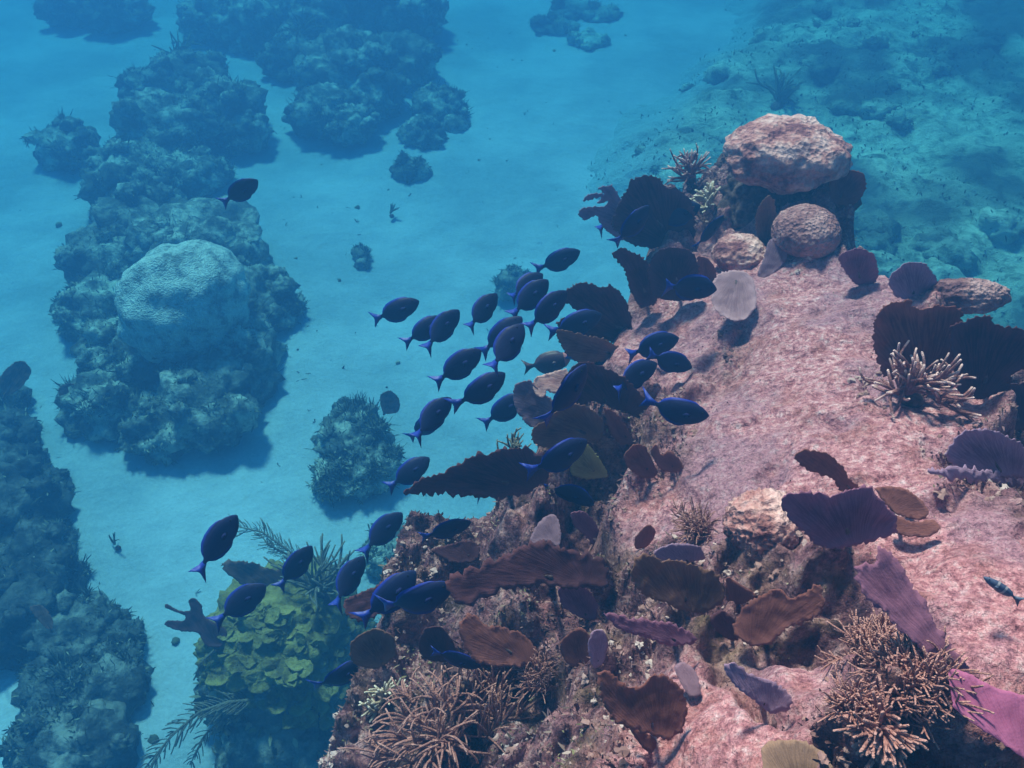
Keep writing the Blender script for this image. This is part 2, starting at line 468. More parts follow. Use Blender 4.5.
det = 0.10 * fbm(P1, 1.9, 4, 41) * (0.45 + rough) + 0.035 * fbm(P1, 4.2, 4, 42) + 0.018 * fbm(P1, 11, 3, 44) - 0.03 * sstep(0.35, 0.6, vnoise(P1, 6, 46)) + rough * (0.075 * fbm(P1, 5.5, 4, 43) + 0.12 * (0.55 - worley(P1, 5.2, 3)) * sstep(0.35, 0.9, rough) + 0.05 * (0.5 - worley(P1, 13, 8))) + 0.014 * fbm(P1, 16, 3, 47) + sstep(0.3, 0.8, rough) * (0.26 * (0.5 - worley(P1, 2.7, 12)) + 0.15 * (0.5 - worley(P1 + 0.07 * vnoise(P1, 9, 5)[:, None], 6.5, 15)) + 0.07 * (0.5 - worley(P1, 14, 16)) + 0.04 * fbm(P1, 12, 3, 19) - 0.22 * sstep(0.15, 0.45, vnoise(P1, 3.1, 71)) * sstep(0.7, 0.95, rough)) - 0.02 * sstep(0.3, 0.6, vnoise(P1, 9, 73))
Z = -0.45 + (top + det + 0.45) * S
Z = Z + 0.04 * fbm(np.stack([X, Y, Z], 1), 6.0, 3, 51) * (1 - S)
drop = np.clip(top - Z - 0.1, 0, 5) * sstep(0.5, -0.1, sd)
reef_v = np.stack([X + 0.34 * drop + 0.10 * fbm(np.stack([X, Y, Z * 2], 1), 3.0, 3, 61) * (1 - S), Y - 0.22 * drop, Z], 1)
rf = grid_faces(len(xs), len(ys))
keep = (Z[rf].max(1) > -0.40)
rf = rf[keep]
reef = mesh_obj('reef_slope', reef_v, rf, M['reef'], attrs={'rough': np.clip(rough + (1 - S), 0, 1)})
tag(reef, kind='structure')
no = np.zeros(len(reef_v) * 3, np.float32)
reef.data.vertices.foreach_get('normal', no)
reef_n = no.reshape(-1, 3)

def bvh_of(*objs):
    V, Fc = [], []
    for o in objs:
        n = len(V); mw = o.matrix_world
        V += [mw @ v.co for v in o.data.vertices]
        Fc += [[i + n for i in p.vertices] for p in o.data.polygons]
    return BVHTree.FromPolygons(V, Fc)
BVH = bvh_of(seabed, reef_flat, reef)

def hit(px, py):
    d = ray(px, py)
    h = BVH.ray_cast(CO, d)
    return (h[0], h[1], h[3]) if h[0] is not None else (at_z(px, py, 0), Vector((0, 0, 1)), 10)

def down(p):
    h = BVH.ray_cast(Vector((p.x, p.y, CAM_H - 0.1)), Vector((0, 0, -1)))
    return h[0] if h[0] is not None else Vector((p.x, p.y, 0))

# the water itself: one even, closed volume round the camera and the whole reef
def build_water():
    v = [(x, y, z) for z in (-2.2, CAM_H + 0.45) for x, y in ((-64, -64), (64, -64), (64, 64), (-64, 64))]
    f = [(3, 2, 1, 0), (4, 5, 6, 7), (0, 1, 5, 4), (1, 2, 6, 5), (2, 3, 7, 6), (3, 0, 4, 7)]
    m = bpy.data.materials.new('sea_water'); m.use_nodes = True
    nt = m.node_tree; nt.nodes.clear()
    o = nt.nodes.new('ShaderNodeOutputMaterial'); pv = nt.nodes.new('ShaderNodeVolumePrincipled')
    pv.inputs['Color'].default_value = (*WATER_SCATTER, 1)
    pv.inputs['Absorption Color'].default_value = (*WATER_ABSORB, 1)
    pv.inputs['Density'].default_value = WATER_DENSITY
    pv.inputs['Anisotropy'].default_value = 0.55
    nt.links.new(pv.outputs[0], o.inputs['Volume'])
    tag(mesh_obj('haze', v, f, m, smooth=False), kind='stuff')
build_water()

# ------------------------------------------------------------------ shape helpers
def ico(sub):
    import bmesh
    bm = bmesh.new(); bmesh.ops.create_icosphere(bm, subdivisions=sub, radius=1.0)
    V = np.array([v.co[:] for v in bm.verts]); Fc = np.array([[v.index for v in f.verts] for f in bm.faces]); bm.free()
    return V, Fc
ICO = {k: ico(k) for k in (1, 2, 3, 4, 5)}

class Geo:
    """collects pieces of ONE part"""
    def __init__(self): self.V, self.F, self.A, self.n = [], [], {}, 0
    def add(self, V, F, **at):
        V = np.asarray(V, float)
        self.V.append(V); self.F += [[int(i) + self.n for i in f] for f in F]; self.n += len(V)
        for k, v in at.items(): self.A.setdefault(k, []).append(np.broadcast_to(v, (len(V),)))
    def verts(self): return np.concatenate(self.V)
    def build(self, name, mat, parent=None, loc=(0, 0, 0), smooth=True):
        return mesh_obj(name, local(self.verts(), loc), self.F, mat, parent, {k: np.concatenate(v) for k, v in self.A.items()}, smooth)
    def tube(self, pts, rad, k=6):
        pts = np.asarray(pts, float); n = len(pts)
        rad = np.broadcast_to(rad, (n,))
        T = np.gradient(pts, axis=0); T /= np.linalg.norm(T, axis=1)[:, None] + 1e-9
        ref = np.array([0.31, 0.17, 0.94]) if abs(T[0] @ np.array([0.31, 0.17, 0.94])) < 0.9 else np.array([1.0, 0, 0])
        A = np.cross(T, ref); A /= np.linalg.norm(A, axis=1)[:, None] + 1e-9
        B = np.cross(T, A)
        th = np.linspace(0, 2 * np.pi, k, endpoint=False)
        V = (pts[:, None] + rad[:, None, None] * (np.cos(th)[None, :, None] * A[:, None] + np.sin(th)[None, :, None] * B[:, None])).reshape(-1, 3)
        V = np.vstack([V, pts[-1] + T[-1] * rad[-1] * 0.8])
        Fc = [[i * k + j, i * k + (j + 1) % k, (i + 1) * k + (j + 1) % k, (i + 1) * k + j] for i in range(n - 1) for j in range(k)]
        Fc += [[(n - 1) * k + j, (n - 1) * k + (j + 1) % k, n * k] for j in range(k)]
        al = np.append(np.repeat(np.linspace(0, 1, n), k), 1.0)
        self.add(V, Fc, along=al)

def lump(center, radii, sub=4, amp=0.22, freq=1.6, seed=0, knob=0.12, kfreq=4.0):
    V, Fc = ICO[sub]
    C = np.array(center); Rr = np.array(radii)
    q = V * 1.0 + seed * 3.7
    d = 1 + amp * fbm(q, freq, 4, seed) + knob * (0.5 - worley(q, kfreq, seed + 2)) + 0.05 * fbm(q, 9, 2, seed + 4)
    return C + V * d[:, None] * Rr, Fc

def blades(P, N, n, length, width, spread=0.9, droop=0.2, tint=None, lift=0.0):
    """n small bent leaves rooted on surface points P with normals N"""
    idx = rng.integers(0, len(P), n)
    b, nn = P[idx], N[idx]
    d = nn + spread * rng.normal(size=(n, 3)) * 0.6
    d /= np.linalg.norm(d, axis=1)[:, None]
    sd_ = np.cross(d, rng.normal(size=(n, 3))); sd_ /= np.linalg.norm(sd_, axis=1)[:, None] + 1e-9
    L = length * (0.4 + 0.9 * rng.random(n))[:, None]; W = width * (0.5 + 0.8 * rng.random(n))[:, None]
    bend = np.cross(d, sd_) * (rng.random(n) - 0.5)[:, None] * 0.6 - np.array([0, 0, droop])
    b = b - nn * lift
    m = b + d * L * 0.55; t = b + d * L + bend * L * 0.5
    V = np.stack([b - sd_ * W * 0.4, b + sd_ * W * 0.4, m - sd_ * W, m + sd_ * W, t - sd_ * W * 0.35, t + sd_ * W * 0.35], 1).reshape(-1, 3)
    o = np.arange(n)[:, None] * 6
    F1 = np.concatenate([o + np.array([0, 1, 3, 2]), o + np.array([2, 3, 5, 4])])
    tn = rng.random(n) if tint is None else np.clip(tint[idx] + 0.35 * (rng.random(n) - 0.5), 0, 1)
    return V, F1, np.repeat(tn, 6)

def px_size(p):
    return (Vector(p) - CO).dot(CF) / F_PX

# ------------------------------------------------------------------ outcrops on the sand
def outcrop(blobs, label, tufts=900, group='dark coral outcrops on the white sand', mat='far_rock', leaf=0.10, flat=0.75, cat='coral outcrop', name='coral_outcrop', zadd=0.0):
    g = Geo()
    for k, bl in enumerate(blobs):
        bx, by, br = bl[:3]
        h = bl[3] if len(bl) > 3 else 0.45
        p = at_z(bx, by, 0.25)
        r = br * px_size(p)
        p = at_z(bx, by, max(0.02, r * h) + zadd)
        r = br * px_size(p)
        V, Fc = lump(p, (r * 1.02, r * 1.02, r * flat), 4 if br > 20 else 3, 0.40, 2.2, seed=int(bx * 7 + by * 3) % 997, knob=0.42, kfreq=3.0)
        g.add(V, Fc)
        if br > 14:
            q_ = rng.normal(size=(9, 3)); q_[:, 2] = np.abs(q_[:, 2]) * 0.9 + 0.05; q_ /= np.linalg.norm(q_, axis=1)[:, None]
            for dq in q_:
                rs = r * rng.uniform(0.13, 0.34)
                V, Fc = lump(np.array(p) + dq * np.array([r, r, r * flat]) * rng.uniform(0.85, 1.08), (rs, rs, rs * rng.uniform(0.6, 1.2)), 3, 0.5, 2.4, int(rng.integers(900)), 0.5, 3.0)
                g.add(V, Fc)
    V = g.verts()
    loc = (float(V[:, 0].mean()), float(V[:, 1].mean()), 0.0)
    t = thing(name, loc, label, cat, group)
    o = g.build('rock', M[mat], t, loc)
    nn = np.zeros(len(V) * 3, np.float32); o.data.vertices.foreach_get('normal', nn); nn = nn.reshape(-1, 3)
    ok = (nn[:, 2] > -0.3) & (V[:, 2] > 0.02)
    dens = fbm(V, 1.8, 3, 11) > -0.06
    sel = ok & dens
    if sel.sum() > 50 and tufts:
        a = Geo()
        BV, BF, BT = blades(V[sel], nn[sel], tufts * 4, leaf * 0.6, leaf * 0.07, 1.1, 0.1, lift=0.01)
        a.add(BV, BF, tint=BT)
        tall = np.flatnonzero(ok & (fbm(V, 2.6, 2, 29) > 0.22))
        if len(tall) > 20:
            BV, BF, BT = blades(V[tall], nn[tall] + np.array([0, 0, 0.7]), tufts // 3, leaf * 1.4, leaf * 0.06, 0.7, 0.0, lift=0.01)
            a.add(BV, BF, tint=BT * 0.6)
        tag(a.build('algae_growth', M['turf_far'], t, loc), kind='stuff')
    return t, V

outcrop([(112, 262, 44), (98, 312, 38), (122, 352, 42), (105, 405, 40), (160, 425, 36), (200, 405, 52), (228, 365, 50), (250, 300, 42), (272, 312, 28), (205, 250, 58), (140, 230, 48), (165, 447, 20), (84, 392, 18), (75, 305, 16), (185, 345, 60)],
        'large dark coral outcrop on white sand carrying a big pale boulder coral', 2600)
outcrop([(150, 92, 26), (188, 85, 40), (222, 112, 42), (170, 130, 48), (130, 182, 42), (182, 180, 34), (108, 168, 24), (242, 132, 26), (134, 76, 10), (155, 215, 34), (215, 175, 18, 0.2)],
        'hazy rugged outcrop behind the boulder coral with a single fish swimming below it', 1800)
outcrop([(66, 147, 28), (48, 140, 12)], 'small round dark outcrop alone on the sand at far left', 350)
outcrop([(78, 4, 32), (116, 12, 30), (95, 0, 30)], 'blurred dark outcrop cut by the top left edge of the picture', 400)
outcrop([(335, 20, 50), (395, 15, 45), (345, 72, 48), (402, 62, 34), (322, 112, 32), (352, 125, 24), (262, 22, 42), (212, 18, 32), (292, 60, 28), (365, 95, 34), (280, -10, 40)],
        'wide hazy outcrop running along the top edge left of centre', 2200)
outcrop([(440, 110, 26, 0.1), (424, 138, 22, 0.1), (455, 125, 14, 0.1), (412, 172, 18, 0.0)], 'low faint patch of coral on sand right of the wide top outcrop', 500)
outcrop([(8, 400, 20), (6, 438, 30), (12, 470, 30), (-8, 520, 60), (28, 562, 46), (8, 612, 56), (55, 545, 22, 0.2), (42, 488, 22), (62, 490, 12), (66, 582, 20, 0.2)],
        'tall dark outcrop cut by the left edge of the picture with a stubby arm', 900, mat='shade_tinted_rock')
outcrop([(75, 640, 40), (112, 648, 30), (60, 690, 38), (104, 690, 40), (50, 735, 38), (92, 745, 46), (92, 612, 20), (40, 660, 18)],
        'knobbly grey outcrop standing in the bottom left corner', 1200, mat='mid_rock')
outcrop([(355, 440, 34, 0.6), (372, 470, 30), (340, 478, 26), (335, 440, 18), (350, 415, 18, 1.2)],
        'bushy olive outcrop on open sand below the lower edge of the fish school', 1500, leaf=0.09)
outcrop([(398, 556, 30), (425, 575, 34), (385, 540, 18)], 'blue hazed rock at the foot of the reef beside a swimming fish', 500)
outcrop([(512, 283, 16, 0.3), (505, 292, 10, 0.3)], 'faint round bush of coral on sand behind the upper fish', 240, leaf=0.09)
outcrop([(360, 254, 9, 0.3), (362, 264, 7, 0.3)], 'tiny dark tuft of coral alone on bare sand left of the school', 120, leaf=0.09)
outcrop([(555, 25, 22, 0.0), (590, 40, 18, 0.0), (575, 10, 24, 0.0), (600, 15, 20, 0)], 'very faint low coral patch on sand near the top edge centre', 200, mat='flat', flat=0.22)

def head_coral(px, py, rx, ry, z, label, mat, lobes=(), sub=5, seed=1, amp=0.1, knob=0.06, kf=5.0, group=None, cat='coral', name='boulder_coral', depth=None, under=0.4):
    """rounded coral head; rx, ry are its half sizes in the picture"""
    if z > 2: z = zr(z)
    p = at_z(px, py, z)
    u = px_size(p)
    V, Fc = ICO[sub]
    d = 1 + amp * fbm(V + seed, 1.5, 4, seed) + knob * (0.5 - worley(V + seed, kf, seed)) + 0.02 * fbm(V, 14, 3, seed)
    for ld, la, lk in lobes:
        l = np.array(ld) / np.linalg.norm(ld)
        d = d + la * np.exp(lk * (V @ l - 1))
    und = 1 - under * sstep(0.15, 0.9, -V[:, 2])
    V = V * np.column_stack([und, und, np.ones(len(V))])
    ryw = ry * u
    W = np.array(p) + V * d[:, None] * np.array([rx * u, (depth or rx) * u, ryw])
    loc = (p.x, p.y, p.z - ryw)
    o = mesh_obj(name, local(W, loc), Fc, M[mat])
    o.location = loc
    return tag(o, label, cat, group), W

head_coral(186, 303, 64, 58, 0.85, 'big pale rounded boulder coral on the dark outcrop at left', 'boulder', lobes=[((-0.5, -0.7, -0.6), 0.10, 6), ((0.5, 0.3, 0.7), 0.06, 4)], seed=4, amp=0.11, knob=0.14, kf=2.6, under=0.05)

# ------------------------------------------------------------------ coral heads and rocks of the reef
head_coral(784, 154, 58, 34, 3.08, 'largest pink boulder coral crowning the far end of the reef', 'head', lobes=[((0.95, -0.1, 0.25), 0.12, 5), ((-0.75, -0.1, 0.5), 0.10, 5), ((-0.6, -0.5, -0.5), 0.12, 4)], seed=8, amp=0.2, knob=0.2, kf=3.0, depth=52, under=0.3)
V, Fc = lump(at_z(778, 203, zr(2.66)), (0.32, 0.24, 0.26), 5, 0.25, 1.6, 5, 0.25, 4.0)
o = mesh_obj('reef_boulder', local(V, V.mean(0)), Fc, M['stalk']); o.location = V.mean(0)
tag(o, 'dark shaded pedestal rock under the largest pink boulder coral', 'rock')
head_coral(806, 234, 34, 27, 2.92, 'smooth mauve dome coral below the largest boulder coral', 'dome', seed=12, amp=0.07, knob=0.05, depth=34)
head_coral(765, 526, 40, 34, 3.12, 'round fuzzy pink coral dome in the middle of the reef top', 'head', seed=15, amp=0.08, knob=0.22, kf=9.0, depth=38)
head_coral(962, 297, 42, 17, 2.98, 'long grey pink rock behind the dark sea fans at right edge', 'dome', lobes=[((1, 0, 0.4), 0.18, 6)], seed=21, amp=0.2, knob=0.15, depth=20, name='reef_boulder', cat='rock')
head_coral(925, 296, 26, 14, 2.9, 'low pale rock just left of the long grey pink rock', 'dome', seed=25, amp=0.2, knob=0.15, depth=18, name='reef_boulder', cat='rock')
head_coral(740, 256, 28, 20, 2.72, 'pale pitted rock just above the pale grey sea fan disc', 'head', seed=29, amp=0.14, knob=0.12, kf=5, depth=26, name='reef_boulder', cat='rock')

# ------------------------------------------------------------------ sea fans
def snap(base):
    """a foot that would miss the reef is moved right along the picture until it stands on the reef"""
    x, y = base
    for k in range(14):
        if hit(x, y)[0].z > 2.9: break
        x += 5; y += 1
    return (x, y)

def sea_fan(poly, base, mat, label, elev=30, roll=0, off=0.0, curl=0.03, ground=None, thick=0.006, ragged=0.75, group='sea fans growing on the reef', name='sea_fan'):
    """poly: blade outline, base: where its stalk meets the rock. The blade is a curved sheet of real size that stands out from the rock."""
    base = snap(base) if ground is None else base
    bp, bn, _ = hit(*base) if ground is None else (at_z(base[0], base[1], ground), Vector((0, 0, 1)), 0)
    mcx = sum(p[0] for p in poly) / len(poly); mcy = sum(p[1] for p in poly) / len(poly)
    base = (base[0] + 0.4 * (mcx - base[0]), base[1] + 0.4 * (mcy - base[1]))
    if ground is None:
        base = snap(base); bp, bn, _ = hit(*base)
    cx = sum(p[0] for p in poly) / len(poly) - base[0]; cy = -(sum(p[1] for p in poly) / len(poly) - base[1])
    g2 = Vector((cx, cy)); g2 = g2.normalized() if g2.length > 1 else Vector((0, 1))
    vd = ray(*base)
    r_ = CR; u_ = r_.cross(vd).normalized()
    if u_.dot(CU) < 0: u_ = -u_
    gi = r_ * g2.x + u_ * g2.y; li = r_ * -g2.y + u_ * g2.x
    best = None
    for e in ((elev,) if ground is not None else (elev, elev + 8, elev + 16, elev + 24)):
        for extra in ((0.0,) if ground is not None else (0.0, 0.04, 0.08, 0.13, 0.2, 0.3)):
            G = gi * math.cos(R(e)) - vd * math.sin(R(e))
            L = (li * math.cos(R(roll)) - vd * math.sin(R(roll))).normalized()
            n = L.cross(G).normalized()
            if n.dot(vd) > 0: n = -n
            anchor = bp - vd * (0.02 + 0.35 * off + extra)
            bad = 0
            for q in poly:
                d = ray(*q); t = (anchor - CO).dot(n) / d.dot(n)
                h = BVH.ray_cast(CO, d)
                if h[0] is not None and h[3] < t + 0.015 and math.hypot(q[0] - base[0], q[1] - base[1]) > 14: bad += 1
            if best is None or bad < best[0]: best = (bad, G, L, n, anchor)
            if bad == 0: break
        if best[0] == 0: break
    best = best[1:]
    G, L, n, anchor = best
    L = (L - G * L.dot(G)).normalized()
    def to2(q):
        d = ray(*q); p = CO + d * ((anchor - CO).dot(n) / d.dot(n)) - anchor
        return Vector((p.dot(L), p.dot(G)))
    P2 = [to2(q) for q in poly]
    size = max((a - b).length for a in P2 for b in P2)
    step = max(0.0055, size / 60)
    bd = []
    m_ = len(P2)
    for i in range(m_):
        z0, a, b, z1 = P2[i - 1], P2[i], P2[(i + 1) % m_], P2[(i + 2) % m_]
        k = max(1, int((b - a).length / step))
        lab_ = (b - a).length
        ta = (b - z0) * (lab_ / (lab_ + (a - z0).length)) * 0.8; tb = (z1 - a) * (lab_ / (lab_ + (z1 - b).length)) * 0.8
        for j in range(k):
            u = j / k; h1 = 2 * u ** 3 - 3 * u * u + 1; h2 = u ** 3 - 2 * u * u + u; h3 = 3 * u * u - 2 * u ** 3; h4 = u ** 3 - u * u
            bd.append(a * h1 + ta * h2 + b * h3 + tb * h4)
    B = np.array([[*b] for b in bd])
    for _ in range(1):
        B = 0.25 * np.roll(B, 1, 0) + 0.5 * B + 0.25 * np.roll(B, -1, 0)
    T = np.roll(B, -1, 0) - np.roll(B, 1, 0); T /= np.linalg.norm(T, axis=1)[:, None] + 1e-9
    Nn = np.stack([T[:, 1], -T[:, 0]], 1)
    q3 = np.column_stack([B * 1.0, np.full(len(B), base[0] * 0.37)])
    B = B + Nn * (ragged * size * (0.022 * fbm(q3, 28 / max(size, .05), 2, 3) + 0.018 * rng.normal(size=len(B)) * 0.6))[:, None]
    lo, hi = B.min(0), B.max(0)
    gx, gy = np.meshgrid(np.arange(lo[0], hi[0], step * 1.6), np.arange(lo[1], hi[1], step * 1.6))
    I = np.stack([gx.ravel(), gy.ravel()], 1) + rng.normal(size=(gx.size, 2)) * step * 0.3
    sdI = poly_sd(I[:, 0], I[:, 1], B)
    I = I[sdI > step * 0.7]
    pts = [Vector(p) for p in np.vstack([B, I])]
    nb = len(B)
    out = delaunay_2d_cdt(pts, [(i, (i + 1) % nb) for i in range(nb)], [], 1, 1e-6)
    V2 = np.array([[*v] for v in out[0]]); Fc = [list(f) for f in out[2]]
    ed = np.abs(poly_sd(V2[:, 0], V2[:, 1], B))
    rr = np.linalg.norm(V2, axis=1); an = np.arctan2(V2[:, 0], V2[:, 1] + 0.25 * size)
    w3 = np.column_stack([V2, np.full(len(V2), base[1] * 0.11)])
    size0 = size; size = min(size, 1.35 * math.sqrt(abs(sum(a.x * b.y - b.x * a.y for a, b in zip(P2, P2[1:] + P2[:1]))) / 2))
    disp = curl * size * (np.clip(V2[:, 0] / size, -.7, .7) ** 2 * 2.2 - 0.2) * (1 if int(base[0]) % 2 else -1) + 0.028 * size * fbm(w3, 2.6 / size, 3, int(base[0])) * np.clip(rr / (0.4 * size), 0, 1) + 0.02 * size * fbm(w3, 9 / size, 2, 5)
    disp = disp + 0.018 * size * np.exp(-ed / (0.05 * size))
    A_ = np.array(anchor); nL, nG, nn = np.array(L), np.array(G), np.array(n)
    W = A_ + V2[:, :1] * nL + V2[:, 1:] * nG + disp[:, None] * nn
    tk = thick * (0.5 + 0.5 * np.clip(ed / (0.08 * size), 0, 1))
    back = W - tk[:, None] * nn
    m = len(W)
    cnt = {}
    for f in Fc:
        for a, b in zip(f, f[1:] + f[:1]): cnt[(min(a, b), max(a, b))] = cnt.get((min(a, b), max(a, b)), []) + [(a, b)]
    Fall = Fc + [[i + m for i in reversed(f)] for f in Fc]
    for k, v in cnt.items():
        if len(v) == 1:
            a, b = v[0]; Fall.append([b, a, a + m, b + m])
    loc = tuple(anchor)
    t = thing(name, loc, label, 'sea fan', group)
    two = lambda x: np.concatenate([x, x])
    mesh_obj('blade', local(np.vstack([W, back]), loc), Fall, M[mat], t, {'fan_r': two(rr / size), 'fan_a': two(an), 'fan_e': two(ed)})
    # stalk: from the rock up along the blade's midrib
    gs = Geo()
    root = down(bp) if ground is None else bp
    root = np.array(bp) + np.array(vd) * 0.03
    near = W[np.argsort(rr)[:max(3, len(rr) // 60)]].mean(0)
    mid = W[np.argmin(np.linalg.norm(V2 - np.array([V2[:, 0].mean(), V2[:, 1].mean()]) * 0.75, axis=1))] - nn * thick * 0.5
    w = 0.022 * size + 0.003
    path = np.array([root, 0.6 * root + 0.4 * near - nn * 0.002, near - nn * thick * 0.5, 0.5 * (near + mid) - nn * thick * 0.5, mid])
    gs.tube(path, np.array([w * 1.7, w * 1.1, w, w * 0.55, w * 0.2]), 7)
    gs.build('stalk', M['stalk'], t, loc)
    return t

